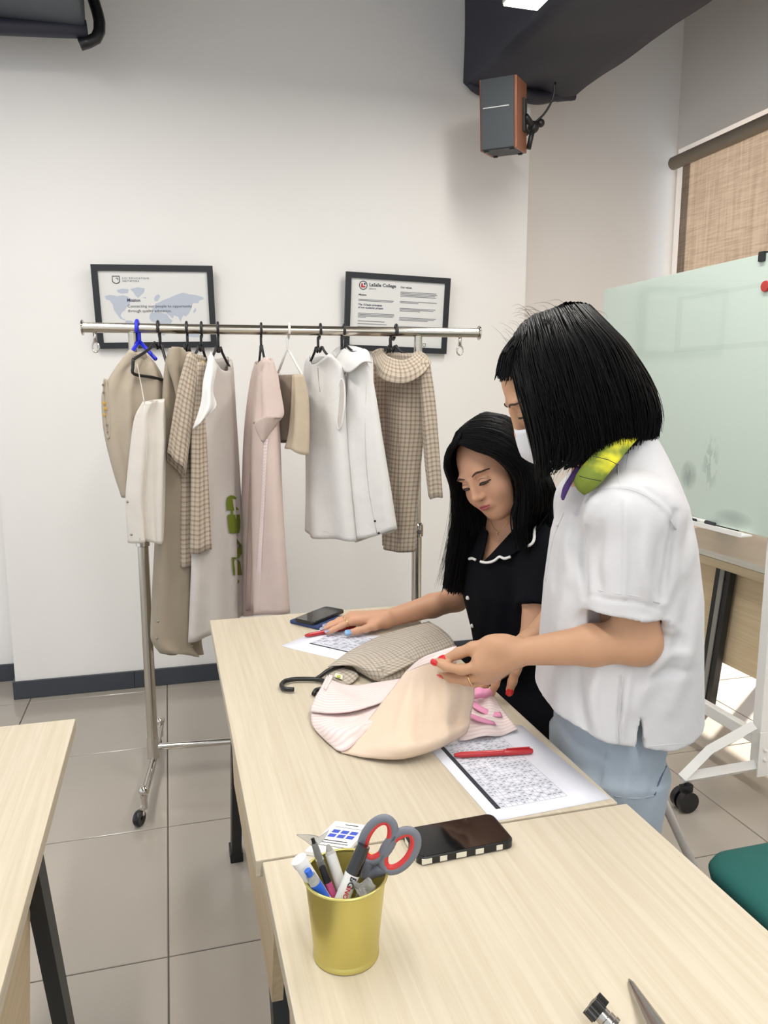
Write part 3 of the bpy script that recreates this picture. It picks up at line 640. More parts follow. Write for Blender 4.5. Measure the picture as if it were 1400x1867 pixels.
MB().cyl(rk(0.015, 0, 0.125), rk(T1-0.015, 0, 0.125), 0.0125, seg=20).build('bottom_bar', chrome_m, rack, True, angle=40)
for t in (-0.118, 1.118):
    MB().tube([rk(t+0.011*math.cos(a), -0.0, BAR_Z-0.062+0.016*math.sin(a)) for a in np.linspace(0, 2*PI, 20)[:-1]], 0.003, 8, closed=True).cyl(rk(t, 0, BAR_Z-0.012), rk(t, 0, BAR_Z-0.046), 0.006, seg=10).build('eye_ring', chrome_m, rack, True)
# ================================================================== garments and hangers on the rack
khaki_m = cloth('khaki_cotton', (178, 166, 149)); khaki2_m = cloth('khaki_twill', (165, 153, 135)); cream_m = cloth('cream_linen', (214, 208, 200)); white_c_m = cloth('white_cotton', (226, 225, 223))
greige_m = cloth('greige_cotton', (205, 199, 193)); pink_m = cloth('pale_pink_cotton', (226, 207, 199), transl=0.15); mauve_m = cloth('mauve_cotton', (206, 184, 176), transl=0.15)
plaid_m = cloth('plaid_wool', (190, 176, 158), 'plaid', (98, 84, 74), 0.0155); grey_trouser_m = cloth('grey_brown_twill', (136, 124, 112)); sand_trouser_m = cloth('sand_twill', (190, 176, 154))
stripe_pink_m = cloth('pink_striped_cotton', (231, 216, 213), 'stripe', (214, 190, 190), 0.011); peach_m = cloth('peach_lining', (220, 199, 178)); rose_in_m = cloth('rose_lining', (216, 178, 172))
green_print_m = mat('green_print', (104, 118, 28), 0.85); pink_print_m = mat('pink_print', (226, 150, 184), 0.85); red_hem_m = mat('red_hem', (176, 60, 80), 0.85); gold_m = mat('gold_thread', (186, 146, 62), 0.6)
snap_m = mat('snap_metal', (150, 145, 138), 0.35, 0.8); button_m = mat('pearl_button', (236, 234, 230), 0.3); thread_m = mat('grey_thread', (120, 112, 104), 0.9)
blue_hanger_m = mat('blue_plastic', (32, 42, 205), 0.35); white_hanger_m = mat('white_wire', (226, 224, 220), 0.4)
def Fbar(px): return 2.606+(px-232)*0.000325
def bar_at(px):
    a = ray(px, 592); # solve RO + rd t = s*(ax, ay)
    det = rd.x*(-a[1]) - rd.y*(-a[0]); t = ((-RO.x)*(-a[1]) - (-RO.y)*(-a[0]))/det
    return t
def rail(pts, n):
    P = []
    for q_ in pts: P.append(pF(q_[0], q_[1], Fbar(q_[0])+q_[2]))
    return cr(P, n)
class Loft: pass
def loft(name, L, R, m, parent, thick=(0.03, 0.05, 0.06), folds=(0, 3, 0.008), neck=(0, 0), nt=42, na=30, dL=0.0, dR=0.0, seed=0, sheet=0.0015, hem=0.004):
    L = [(*p[:2], (p[2] if len(p) > 2 else dL)) for p in L]; R = [(*p[:2], (p[2] if len(p) > 2 else dR)) for p in R]
    l, r = rail(L, nt), rail(R, nt); rng = random.Random(seed); ph = [rng.uniform(0, 6.28) for _ in range(6)]
    G = []
    for i in range(nt):
        t = i/(nt-1); a0, b0 = l[i], r[i]; w = b0-a0; wl = np.linalg.norm(w[:2])
        n = np.array((w[1], -w[0], 0.0)); n = n/(np.linalg.norm(n)+1e-9)
        if n[0]*a0[0]+n[1]*a0[1] > 0: n = -n                # front side looks at the room
        T = np.interp(t, [0, 0.3, 1], thick)
        amp = np.interp(t, [0, 0.25, 1], [folds[0]*folds[2], folds[2]*0.6, folds[2]]); row = []
        for side in (1, -1):
            for j in range(na):
                s = j/(na-1) if side == 1 else 1-j/(na-1)
                if side == -1 and (j == 0 or j == na-1): continue
                sh = (4*s*(1-s))**0.5
                f = 1.5*amp*sh*(math.sin(2*PI*folds[1]*s+ph[0]+side+0.8*t)+0.5*math.sin(2*PI*folds[1]*1.7*s+ph[1]*side-1.3*t)+0.35*abs(math.sin(PI*folds[1]*2.3*s+ph[3]*side+0.9*t)))
                p = a0 + w*s + n*(side*T*sh + f)
                k = max(0, 1-t/0.16)
                d = neck[0] if side == 1 else neck[1]
                p = p - np.array((0, 0, d*k*math.sin(PI*s)**0.8 if d else 0))
                p = p + np.array((0, 0, hem*t*math.sin(2*PI*1.3*s+ph[2])))
                row.append(p)
        G.append(row)
    o = grid_mesh(name, G, m, parent, sheet, closed_u=True)
    S = Loft(); S.o = o; S.G = G; S.na = na; S.nt = nt; S.l = l; S.r = r
    return S
def surf(S, a, t, off=0.0):
    """point on the front side"""
    i = min(S.nt-1.001, max(0, t*(S.nt-1))); j = min(S.na-1.001, max(0, a*(S.na-1))); i0, j0 = int(i), int(j); u, v = i-i0, j-j0
    g = lambda p, q_: S.G[p][q_]
    p = (g(i0, j0)*(1-u)*(1-v)+g(i0+1, j0)*u*(1-v)+g(i0, j0+1)*(1-u)*v+g(i0+1, j0+1)*u*v)
    e1 = g(i0, j0+1)-g(i0, j0); e2 = g(i0+1, j0)-g(i0, j0); n = np.cross(e1, e2); n = n/(np.linalg.norm(n)+1e-9)
    if np.dot(n[:2], p[:2]) > 0: n = -n
    return p+n*off
def surf_px(S, px, py, off=0.002):
    """front-surface point seen at a photo pixel (nearest sample)"""
    if not hasattr(S, 'samp'):
        S.samp = [(j/24, i/40) for i in range(41) for j in range(25)]; S.pp = np.array([proj(surf(S, a_, t_)) for a_, t_ in S.samp])
    a, t = S.samp[int(np.argmin(((S.pp-np.array((px, py)))**2).sum(axis=1)))]
    for st in (0.02, 0.008, 0.003):
        for _ in range(3):
            c = [(a, t)]+[(a+da*st, t+dt*st) for da in (-1, 0, 1) for dt in (-1, 0, 1)]
            def err(q_): x, y = proj(surf(S, min(1, max(0, q_[0])), min(1, max(0, q_[1])))); return (x-px)**2+(y-py)**2
            a, t = min(c, key=err); a = min(1, max(0, a)); t = min(1, max(0, t))
    return surf(S, a, t, off)
def dab(name, S, px, py, r, m, parent, off=0.002):
    p = Vector(surf_px(S, px, py, off)); d = (Vector((0, 0, CAM_H))-p).normalized()
    return MB().lathe([(0.0, 0.0015), (r*0.8, 0.0012), (r, 0.0)], p, d, 14).build(name, m, parent, True)
def seam(name, S, pts, m, parent, r=0.0012, n=16, off=0.001):
    P = [surf_px(S, x, y, off) for x, y in pts]
    return MB().tube(cr(P, n), r, 6).build(name, m, parent, True)
def garment(name, label, cat, px, py=640):
    t = bar_at(px); return empty(name, rk(t, 0, BAR_Z-0.07), label, cat, 'garments hanging on the rack')
# ---- 1 khaki vest
g = garment('vest', 'khaki sleeveless vest on the blue hanger, leftmost on the rack', 'vest', 250)
S = loft('body', [(238, 637), (212, 668), (190, 705), (185, 730), (190, 790), (207, 860), (222, 905)], [(264, 641), (284, 664), (299, 700), (303, 780), (300, 850), (296, 906)], khaki_m, g, (0.02, 0.04, 0.05), (0.2, 2.5, 0.007), (0.03, 0.005), dL=-0.13, dR=-0.055, seed=1)
e = [pF(194.5+4.5*math.cos(a)+3*math.sin(a), 745+54*math.sin(a), Fbar(194)-0.142) for a in np.linspace(0, 2*PI, 32)[:-1]]
MB().tube(e, 0.0035, 8, closed=True).build('armhole_binding', khaki_m, g, True)
o = MB(); o.bm.faces.new([o.bm.verts.new(p) for p in e]); o.build('armhole_lining', cloth('vest_lining', (192, 180, 164)), g, flip=False)
for (x, y, r_, mm) in ((188, 702, .004, thread_m), (189, 716, .004, thread_m), (190, 735, .006, gold_m), (192, 745, .006, gold_m), (190, 756, .005, gold_m), (195, 775, .004, thread_m), (196, 788, .003, thread_m)):
    p = pF(x, y, Fbar(194)-0.150); MB().lathe([(0, 0.001), (r_, 0)], p, Vector((0, 0, CAM_H))-p, 10).build('embroidery', mm, g)
# ---- 2 camisole
g = garment('camisole', 'white camisole with one thin strap hanging over the khaki vest', 'camisole', 285)
S = loft('body', [(262, 733), (246, 762), (238, 820), (230, 900), (231, 940), (235, 988)], [(299, 727), (301, 770), (301, 850), (300, 920), (297, 987)], cream_m, g, (0.015, 0.03, 0.035), (0.5, 2, 0.007), dL=-0.21, dR=-0.135, seed=5)
MB().tube(cr([surf_px(S, 263, 735, 0.002), pF(257, 700, Fbar(257)-0.175), pF(250, 664, Fbar(250)-0.165)], 12), [(0.003, 0.0012)]*12, 6).build('strap', cream_m, g, True)
for x, y in ((233, 915), (240, 974)): dab('snap', S, x, y, 0.004, snap_m, g)
seam('front_seam', S, [(263, 738), (268, 800), (262, 900), (255, 985)], cream_m, g, 0.0015)
# ---- 3 long khaki coat dress
g = garment('long_dress', 'long khaki dress hanging lowest on the rack', 'dress', 337)
S = loft('body', [(314, 634), (303, 672), (299, 780), (295, 900), (290, 1040), (284, 1150), (288, 1176), (308, 1194)], [(332, 638), (346, 680), (352, 800), (353, 900), (352, 1050), (357, 1120), (358, 1160), (357, 1194)], khaki2_m, g, (0.02, 0.04, 0.05), (0.4, 1.6, 0.010), (0.01, 0), dL=-0.12, dR=0.08, seed=9)
S2 = loft('wrap_collar', [(316, 632), (306, 662), (318, 700), (326, 740)], [(330, 634), (343, 655), (336, 690), (328, 742)], khaki2_m, g, (0.012, 0.02, 0.006), (0.4, 1, 0.004), dL=-0.135, dR=-0.06, nt=20, na=12, seed=2)
for x, y in ((288, 1132), (286, 1163), (352, 1178)): dab('snap', S, x, y, 0.004, snap_m, g)
# ---- 4 plaid blouse
g = garment('plaid_blouse', 'brown plaid blouse between the long khaki and the green-printed dress', 'blouse', 365)
S = loft('body', [(347, 641), (334, 690), (330, 790), (334, 880), (333, 960), (333, 1033)], [(372, 648), (378, 700), (379, 800), (380, 900), (383, 960), (384, 1000)], plaid_m, g, (0.02, 0.035, 0.04), (0.4, 1.5, 0.009), (0.012, 0), dL=-0.10, dR=0.07, seed=12)
loft('sleeve', [(343, 645), (326, 705), (312, 780), (305, 826)], [(356, 660), (352, 720), (346, 790), (336, 869)], plaid_m, g, (0.015, 0.025, 0.03), (0.3, 1.2, 0.005), dL=-0.16, dR=-0.13, nt=26, na=14, seed=3)
loft('sleeve', [(360, 660), (352, 760), (350, 880), (347, 1010)], [(372, 662), (368, 760), (375, 880), (384, 998)], plaid_m, g, (0.012, 0.02, 0.022), (0.3, 1.0, 0.004), dL=-0.15, dR=-0.10, nt=26, na=14, seed=4)
dab('neck_label', S, 367, 662, 0.008, mat('label_gold', (205, 180, 120), 0.7), g, 0.004)
# ---- 5 long greige dress with a green print
g = garment('printed_dress', 'long cream sleeveless dress with a green flower print down its side', 'dress', 397)
S = loft('body', [(382, 648), (372, 700), (364, 790), (354, 900), (349, 1040), (343, 1170)], [(414, 650), (422, 662), (427, 760), (434, 880), (440, 1000), (445, 1112)], greige_m, g, (0.02, 0.035, 0.045), (0.2, 1.6, 0.008), (0.05, 0.01), dL=-0.13, dR=0.12, seed=21)
def printed(name, rows, m, parent, S):
    G = [[surf_px(S, x0-5+(x1-x0)*k/5, y, 0.007) for k in range(6)] for (y, x0, x1) in rows]
    return grid_mesh(name, G, m, parent)
printed('print_petal', [(903, 421, 428), (908, 416, 433), (918, 415, 436), (930, 416, 438)], green_print_m, g, S)
printed('print_stem', [(930, 424, 428), (938, 424, 428)], green_print_m, g, S)
printed('print_petal', [(938, 417, 439), (950, 418, 440), (962, 419, 440), (972, 421, 438)], green_print_m, g, S)
printed('print_ring', [(966, 434, 439), (980, 438, 441.5), (995, 440, 442.5), (1008, 438, 442.5), (1018, 428, 440)], green_print_m, g, S)
printed('print_petal', [(1016, 425, 437), (1024, 426, 443), (1036, 427, 445), (1048, 428, 443)], green_print_m, g, S)
printed('print_leaf', [(1048, 434, 437), (1060, 434, 439), (1072, 434, 438), (1084, 434, 435)], green_print_m, g, S)
fl = [[(384, 640, -.15), (390, 652, -.15), (396, 668, -.14)], [(371, 690, -.17), (381, 700, -.19), (389, 712, -.17)], [(366, 735, -.18), (379, 742, -.21), (395, 738, -.18)], [(351, 784, -.19), (366, 770, -.22), (384, 752, -.19)]]
patch('flutter_sleeve', [[pF(x, y, Fbar(x)+d) for x, y, d in r_] for r_ in fl], white_c_m, g, 16, 22, 0.0015, lambda u, v: (0, -0.008*math.sin(9*u+4*v)*v, 0))
# ---- 6 pale pink dress
g = garment('pink_dress', 'pale pink dress with a flutter sleeve in the middle of the rack', 'dress', 476)
S = loft('body', [(472, 657), (463, 700), (456, 800), (451, 940), (451, 1040), (451, 1119)], [(485, 652), (496, 690), (501, 780), (508, 890), (517, 1010), (525, 1117)], pink_m, g, (0.02, 0.04, 0.05), (0.3, 1.3, 0.010), (0.02, 0), dL=0.13, dR=-0.13, seed=31)
loft('sleeve', [(484, 651), (475, 700), (466, 752), (463, 774)], [(495, 658), (507, 705), (517, 750), (514, 763)], pink_m, g, (0.012, 0.025, 0.03), (0.2, 1.2, 0.006), dL=-0.06, dR=-0.16, nt=26, na=14, seed=8)
pp = [[(464, 772, -.10), (485, 758, -.17), (514, 762, -.14)], [(466, 782, -.10), (483, 780, -.15), (500, 780, -.13)], [(476, 802, -.11), (479, 806, -.12), (482, 803, -.12)]]
patch('sleeve_inside', [[pF(x, y, Fbar(x)+d) for x, y, d in r_] for r_ in pp], pink_m, g, 14, 12)
sp_ = [[surf_px(S, x0+(x1-x0)*k/3, y, 0.002) for k in range(4)] for (y, x0, x1) in ((800, 481, 489), (880, 478, 485), (960, 473, 481), (1040, 468, 477), (1117, 463, 473))]
patch('placket', sp_, stripe_pink_m, g, 5, 24, 0.001)
loft('inner_layer', [(472, 690), (464, 780), (457, 950), (455, 1112)], [(478, 690), (476, 800), (470, 950), (464, 1112)], mauve_m, g, (0.008, 0.012, 0.015), (0.2, 1, 0.003), dL=0.06, dR=-0.03, nt=24, na=8, seed=6)
# ---- 7 trousers folded over the white hanger
g = garment('folded_trousers', 'grey-brown and sand trousers folded over the white wire hanger', 'trousers', 527)
loft('trouser_leg', [(509, 686), (504, 730), (500, 770), (498, 808)], [(545, 682), (541, 730), (538, 770), (530, 801)], grey_trouser_m, g, (0.015, 0.022, 0.03), (0.5, 1.5, 0.006), dL=0.06, dR=-0.08, nt=22, na=14, seed=3)
loft('trouser_leg', [(535, 684), (532, 740), (526, 790), (519, 814)], [(552, 682), (561, 720), (564, 780), (563, 829)], sand_trouser_m, g, (0.012, 0.02, 0.025), (0.5, 1.2, 0.005), dL=-0.09, dR=-0.14, nt=22, na=14, seed=7)
MB().tube([pF(x, y, Fbar(x)-0.10) for x, y in ((546, 690), (541, 735), (537, 795))], 0.002, 6).build('crease', grey_trouser_m, g)
# ---- 8 white sleeveless top
g = garment('sleeveless_top', 'white sleeveless top with a button slit right of the folded trousers', 'top', 584)
S = loft('body', [(566, 646), (557, 664), (556, 720), (561, 800), (562, 890), (560, 966)], [(599, 645), (616, 660), (626, 690), (627, 770), (636, 880), (648, 988)], white_c_m, g, (0.02, 0.04, 0.05), (0.2, 1.4, 0.008), (0.035, 0.008), dL=0.13, dR=-0.12, seed=41)
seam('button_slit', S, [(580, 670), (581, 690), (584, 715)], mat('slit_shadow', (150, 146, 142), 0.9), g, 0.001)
seam('hem_stitch', S, [(562, 958), (590, 968), (620, 976), (645, 980)], greige_m, g, 0.0006)
e = [pF(621+7*math.cos(a)-3*math.sin(a), 737+46*math.sin(a), Fbar(621)-0.128-0.02*math.cos(a)) for a in np.linspace(0, 2*PI, 32)[:-1]]
MB().tube(e, 0.003, 8, closed=True).build('armhole_binding', white_c_m, g, True)
o = MB(); o.bm.faces.new([o.bm.verts.new(p) for p in e]); o.build('armhole_lining', greige_m, g, flip=False)
# ---- 9 white collared shirt
g = garment('collared_shirt', 'white shirt with a round collar and rosy lining beside the plaid coat', 'shirt', 627)
S = loft('body', [(634, 660), (632, 720), (634, 800), (640, 890), (650, 987)], [(664, 652), (677, 690), (693, 790), (708, 880), (721, 966)], white_c_m, g, (0.02, 0.04, 0.05), (0.3, 1.2, 0.009), dL=-0.02, dR=-0.17, seed=44)
S3 = loft('lining_layer', [(624, 672), (626, 740), (629, 800), (631, 864)], [(664, 672), (664, 740), (662, 800), (660, 867)], rose_in_m, g, (0.012, 0.02, 0.025), (0.3, 1.2, 0.004), dL=0.13, dR=0.02, nt=22, na=12, seed=2)
G_ = [[surf_px(S3, x, y+dy, 0.003) for x in np.linspace(632, 659, 7)] for y, dy in ((858, 0), (866, 0))]
grid_mesh('red_hem', G_, red_hem_m, g, 0.001)
co = [[(626, 634, 0.0), (640, 642, -.10), (655, 640, -.13), (664, 636, -.10)], [(614, 650, 0.0), (636, 662, -.15), (660, 652, -.19), (672, 642, -.14)], [(611, 657, 0.0), (634, 679, -.16), (662, 660, -.205), (678, 662, -.17)]]
patch('collar', [[pF(x, y, Fbar(x)+d) for x, y, d in r_] for r_ in co], white_c_m, g, 22, 12, 0.003)
cb = [[(605, 642, .02), (616, 633, .04), (630, 630, .03), (648, 632, 0.0), (664, 637, -.07)], [(612, 655, .02), (622, 644, .0), (636, 640, -.04), (650, 640, -.08), (666, 642, -.12)]]
patch('collar_back', [[pF(x, y, Fbar(x)+d) for x, y, d in r_] for r_ in cb], white_c_m, g, 22, 6, 0.003)
for x, y in ((684, 950), (691, 972)): dab('snap', S, x, y, 0.004, plastic_black_m, g)
seam('side_seam', S, [(668, 700), (666, 800), (672, 890), (688, 975)], greige_m, g, 0.0014)
# ---- 10 plaid coat
g = garment('plaid_coat', 'brown plaid blouse with a wide round collar, rightmost on the rack', 'blouse', 720)
S = loft('body', [(700, 642), (690, 690), (694, 780), (702, 860), (709, 940), (712, 990)], [(757, 645), (770, 690), (772, 770), (765, 840), (757, 920), (750, 1007)], plaid_m, g, (0.02, 0.045, 0.05), (0.3, 1.6, 0.010), dL=0.10, dR=-0.10, seed=52)
loft('sleeve', [(764, 662), (770, 740), (774, 830), (783, 904)], [(781, 656), (792, 730), (800, 820), (806, 909)], plaid_m, g, (0.02, 0.025, 0.025), (0.3, 1.0, 0.004), dL=-0.13, dR=-0.17, nt=26, na=14, seed=9)
loft('sleeve', [(682, 652), (684, 720), (694, 790), (705, 900), (713, 962)], [(698, 655), (705, 720), (713, 800), (718, 900), (724, 962)], plaid_m, g, (0.015, 0.02, 0.02), (0.3, 1.0, 0.004), dL=0.13, dR=0.08, nt=26, na=14, seed=10)
co = [[(694, 637, .06), (708, 650, -.06), (733, 657, -.12), (752, 650, -.12), (762, 642, -.10)], [(684, 644, .04), (700, 672, -.12), (732, 682, -.17), (762, 670, -.18), (776, 652, -.14)], [(678, 648, .04), (694, 688, -.13), (735, 699, -.18), (768, 684, -.195), (786, 662, -.17)]]
patch('collar', [[pF(x, y, Fbar(x)+d) for x, y, d in r_] for r_ in co], plaid_m, g, 26, 14, 0.003)
cb = [[(677, 642, .06), (690, 636, .06), (700, 636, .05)], [(682, 652, .05), (690, 645, .04), (700, 643, .03)]]
patch('collar_back', [[pF(x, y, Fbar(x)+d) for x, y, d in r_] for r_ in cb], plaid_m, g, 10, 5, 0.003)
cb = [[(752, 644, -.06), (765, 640, -.04), (780, 650, -.08)], [(760, 652, -.12), (772, 648, -.12), (786, 662, -.16)]]
patch('collar_back', [[pF(x, y, Fbar(x)+d) for x, y, d in r_] for r_ in cb], plaid_m, g, 10, 5, 0.003)
seam('placket_seam', S, [(726, 705), (727, 800), (727, 900), (728, 990)], thread_m, g, 0.0010)
# ---- hangers: hook over the bar, stem, arms
def hanger(px, apex, left, right, m, label, r=0.0042, notch=True, bar=True, drop=None):
    t = bar_at(px); hk = empty('clothes_hanger', rk(t, 0, BAR_Z-0.06), label, 'hanger', 'hangers on the rack')
    c = rk(t, 0, BAR_Z); A = pF(apex[0], apex[1], Fbar(px)); Lp = pF(left[0], left[1], Fbar(left[0])+left[2]); Rp = pF(right[0], right[1], Fbar(right[0])+right[2])
    w = Vector((Rp.x-Lp.x, Rp.y-Lp.y, 0)).normalized(); n = rn if w.dot(rn) > 0 else -rn
    # hook: wraps over the bar in the plane across it
    R = 0.0165+r+0.0012; pts = []
    sx = Vector((A.x-c.x, A.y-c.y, 0))
    for a in np.linspace(-150, 20, 18):
        aa = math.radians(a); pts.append(c + (-rn)*(-R*math.sin(aa+PI/2)*0 + R*math.cos(aa+PI/2)*1.0)*-1 + Vector((0, 0, R*math.sin(aa+PI/2))))
    pts = [c + rn*(R*math.cos(math.radians(a))) + Vector((0, 0, R*math.sin(math.radians(a)))) for a in np.linspace(215, -20, 20)]
    pts += [c + rn*(R*0.8) + Vector((0, 0, -0.025)) + sx*0.3, Vector((A.x, A.y, A.z+0.03)), A]
    MB().tube(cr(pts, 40), r, 8).build('hook', m, hk, True)
    arm = MB()
    for E in (Lp, Rp):
        d = E-A
        if notch: P = [A, A+d*0.10+Vector((0, 0, -0.012)), A+d*0.2+Vector((0, 0, 0.012)), A+d*0.35+Vector((0, 0, 0.004)), A+d*0.7, E]
        else: P = [A, A+d*0.5, E]
        arm.tube(cr(P, 16) if notch else P, r, 8)
    arm.build('shoulder_arms', m, hk, True)
    if bar:
        dz = Vector((0, 0, drop or -0.045)); MB().tube(cr([Lp, Lp+dz*0.5+(Lp-Rp)*0.02, Lp+dz, (Lp+Rp)/2+dz, Rp+dz, Rp+dz*0.5+(Rp-Lp)*0.02, Rp], 36), r, 8).build('trouser_bar', m, hk, True)
    return hk
hanger(250, (254, 622), (222, 668, -.12), (284, 655, -.06), blue_hanger_m, 'bright blue plastic hanger holding the khaki vest', 0.0065, False, False)
hanger(288, (292, 626), (243, 655, -.165), (306, 668, -.06), plastic_black_m, 'black plastic hanger holding the white camisole, bar showing', 0.005)
hanger(340, (342, 630), (322, 656, -.09), (352, 656, .07), plastic_black_m, 'black plastic hanger holding the long khaki dress', 0.0045)
hanger(367, (367, 630), (345, 664, -.07), (378, 664, .06), plastic_black_m, 'black plastic hanger holding the plaid blouse in the left cluster', 0.0045)
hanger(397, (398, 632), (380, 664, -.08), (418, 668, .07), plastic_black_m, 'black plastic hanger holding the green-printed dress', 0.0045)
hanger(476, (476, 630), (472, 664, .12), (484, 662, -.08), plastic_black_m, 'black plastic hanger holding the pale pink dress', 0.0042)
hanger(527, (524, 634), (507, 680, .06), (550, 682, -.10), white_hanger_m, 'white wire hanger holding the folded trousers', 0.0042, False, True, -0.006)
hanger(584, (580, 632), (562, 666, .10), (614, 664, -.08), plastic_black_m, 'black plastic hanger holding the white sleeveless top', 0.0045)
hanger(627, (623, 630), (622, 658, .10), (660, 650, -.10), plastic_black_m, 'black plastic hanger holding the white collared shirt', 0.0045)
hanger(722, (712, 632), (700, 656, .10), (757, 655, -.08), plastic_black_m, 'black plastic hanger holding the rightmost plaid blouse', 0.0055)
# ================================================================== things lying on the tables
sheet_m = mat('white_paper', (228, 230, 240), 0.7, noise=0.01)
ink_tab_m = mat('printed_grid_ink', (158, 162, 174), 0.8); ink_dark_m = mat('printed_band_ink', (48, 50, 58), 0.8); red_pen_m = mat('red_pen_plastic', (178, 32, 40), 0.35, coat=0.3)
def flat(name, P, u, v, rects, z, m, par, kind=None):
    b = MB()
    for (u0, v0, u1, v1) in rects:
        b.bm.faces.new([b.bm.verts.new((P[0]+u[0]*a+v[0]*c, P[1]+u[1]*a+v[1]*c, z)) for a, c in ((u0, v0), (u1, v0), (u1, v1), (u0, v1))])
    o = b.build(name, m, par, flip=False)
    if kind: o['kind'] = kind
    return o
def paper(label, P, u, v, w, l, z, skew=0.0, grid=None, group=None):
    """P near-left corner; u along width, v along length"""
    r = empty('paper_sheet', (P[0]+u[0]*w/2+v[0]*l/2, P[1]+u[1]*w/2+v[1]*l/2, z), label, 'paper', group)
    G = [[(P[0]+u[0]*w*a+v[0]*l*c, P[1]+u[1]*w*a+v[1]*l*c, z+0.0002) for a in np.linspace(0, 1, 6)] for c in np.linspace(0, 1, 8)]
    pg = grid_mesh('page', G, sheet_m, r, 0.0003)
    G2 = [[(p[0]+0.003*u[0]-0.002*v[0], p[1]+0.003*u[1]-0.002*v[1], p[2]-0.00035) for p in row] for row in G]
    grid_mesh('page', G2, sheet_m, r, 0.0003)
    if grid:
        u0, v0, u1, v1, band = grid; zz = z+0.0007
        flat('header_band', P, u, v, [band], zz, ink_dark_m, pg)
        lines = []; rng = random.Random(3)
        n = 26; ncol = 12
        for k in range(n+1):
            y = v0+(v1-v0)*k/n; lines.append((u0, y-0.0003, u1, y+0.0003))
        for k in range(ncol+1):
            x = u0+(u1-u0)*k/ncol; lines.append((x-0.0003, v0, x+0.0003, v1))
        tag(flat('table_rules', P, u, v, lines, zz, ink_tab_m, pg), kind='stuff')
        cells = []
        for k in range(n):
            for c in range(ncol):
                if rng.random() < (0.8 if k % 4 in (1, 2) else 0.35):
                    x = u0+(u1-u0)*(c+0.15)/ncol; y = v0+(v1-v0)*(k+0.3)/n
                    cells.append((x, y, x+(u1-u0)/ncol*rng.uniform(0.4, 0.75), y+(v1-v0)/n*0.38))
        tag(flat('table_figures', P, u, v, cells, zz, ink_tab_m, pg), kind='stuff')
    return r
z0 = ZT+0.0006
u = Vector((0.9985, 0.054)); v = Vector((-0.06, 0.998))
paper('printed white sheet under the red pen in front of the standing woman', (0.462, 1.027), u, v, 0.21, 0.297, z0, grid=(0.030, 0.028, 0.150, 0.262, (0.020, 0.028, 0.0285, 0.262)))
e1 = Vector((0.655, -0.755)); e2 = Vector((0.755, 0.655))
paper('printed white sheet under the flat hand of the woman in black', (0.263, 1.945), e1, e2, 0.297, 0.21, z0, grid=(0.05, 0.062, 0.26, 0.18, (0.05, 0.053, 0.26, 0.0595)))
def pen(label, A, B, r=0.0055):
    A, B = Vector(A), Vector(B); d = (B-A).normalized(); L = (B-A).length
    e = empty('red_pen', (A+B)/2-Vector((0, 0, r)), label, 'pen', 'red pens on the table')
    MB().tube([A+d*0.012, A+d*L*0.62], r, 12).build('barrel', red_pen_m, e, True, angle=40)
    MB().tube([A+d*L*0.622, A+d*L*0.64, B-d*0.004, B], [r*0.98, r*1.1, r*1.05, r*0.7], 12).build('cap', red_pen_m, e, True, angle=40)
    MB().tube([A, A+d*0.0118], [r*0.55, r*0.95], 12).build('end_plug', red_pen_m, e, True, angle=40)
    cp = (B-d*0.045)+Vector((0, 0, r*1.15)); MB().box(cp+Vector((-0.001, -0.001, 0)), cp+Vector((0.001, 0.001, 0.0012))).tube([B-d*0.006+Vector((0, 0, r*1.35)), B-d*0.05+Vector((0, 0, r*1.25))], (0.0014), 6).build('clip', red_pen_m, e)
pen('red pen lying across the printed sheet before the standing woman', pZ(828, 1377, z0+0.0068), pZ(971, 1369, z0+0.0068))
pen('red pen under the fingers of the woman in black', pZ(556, 1159, z0+0.0068), pZ(648, 1142, z0+0.0068))
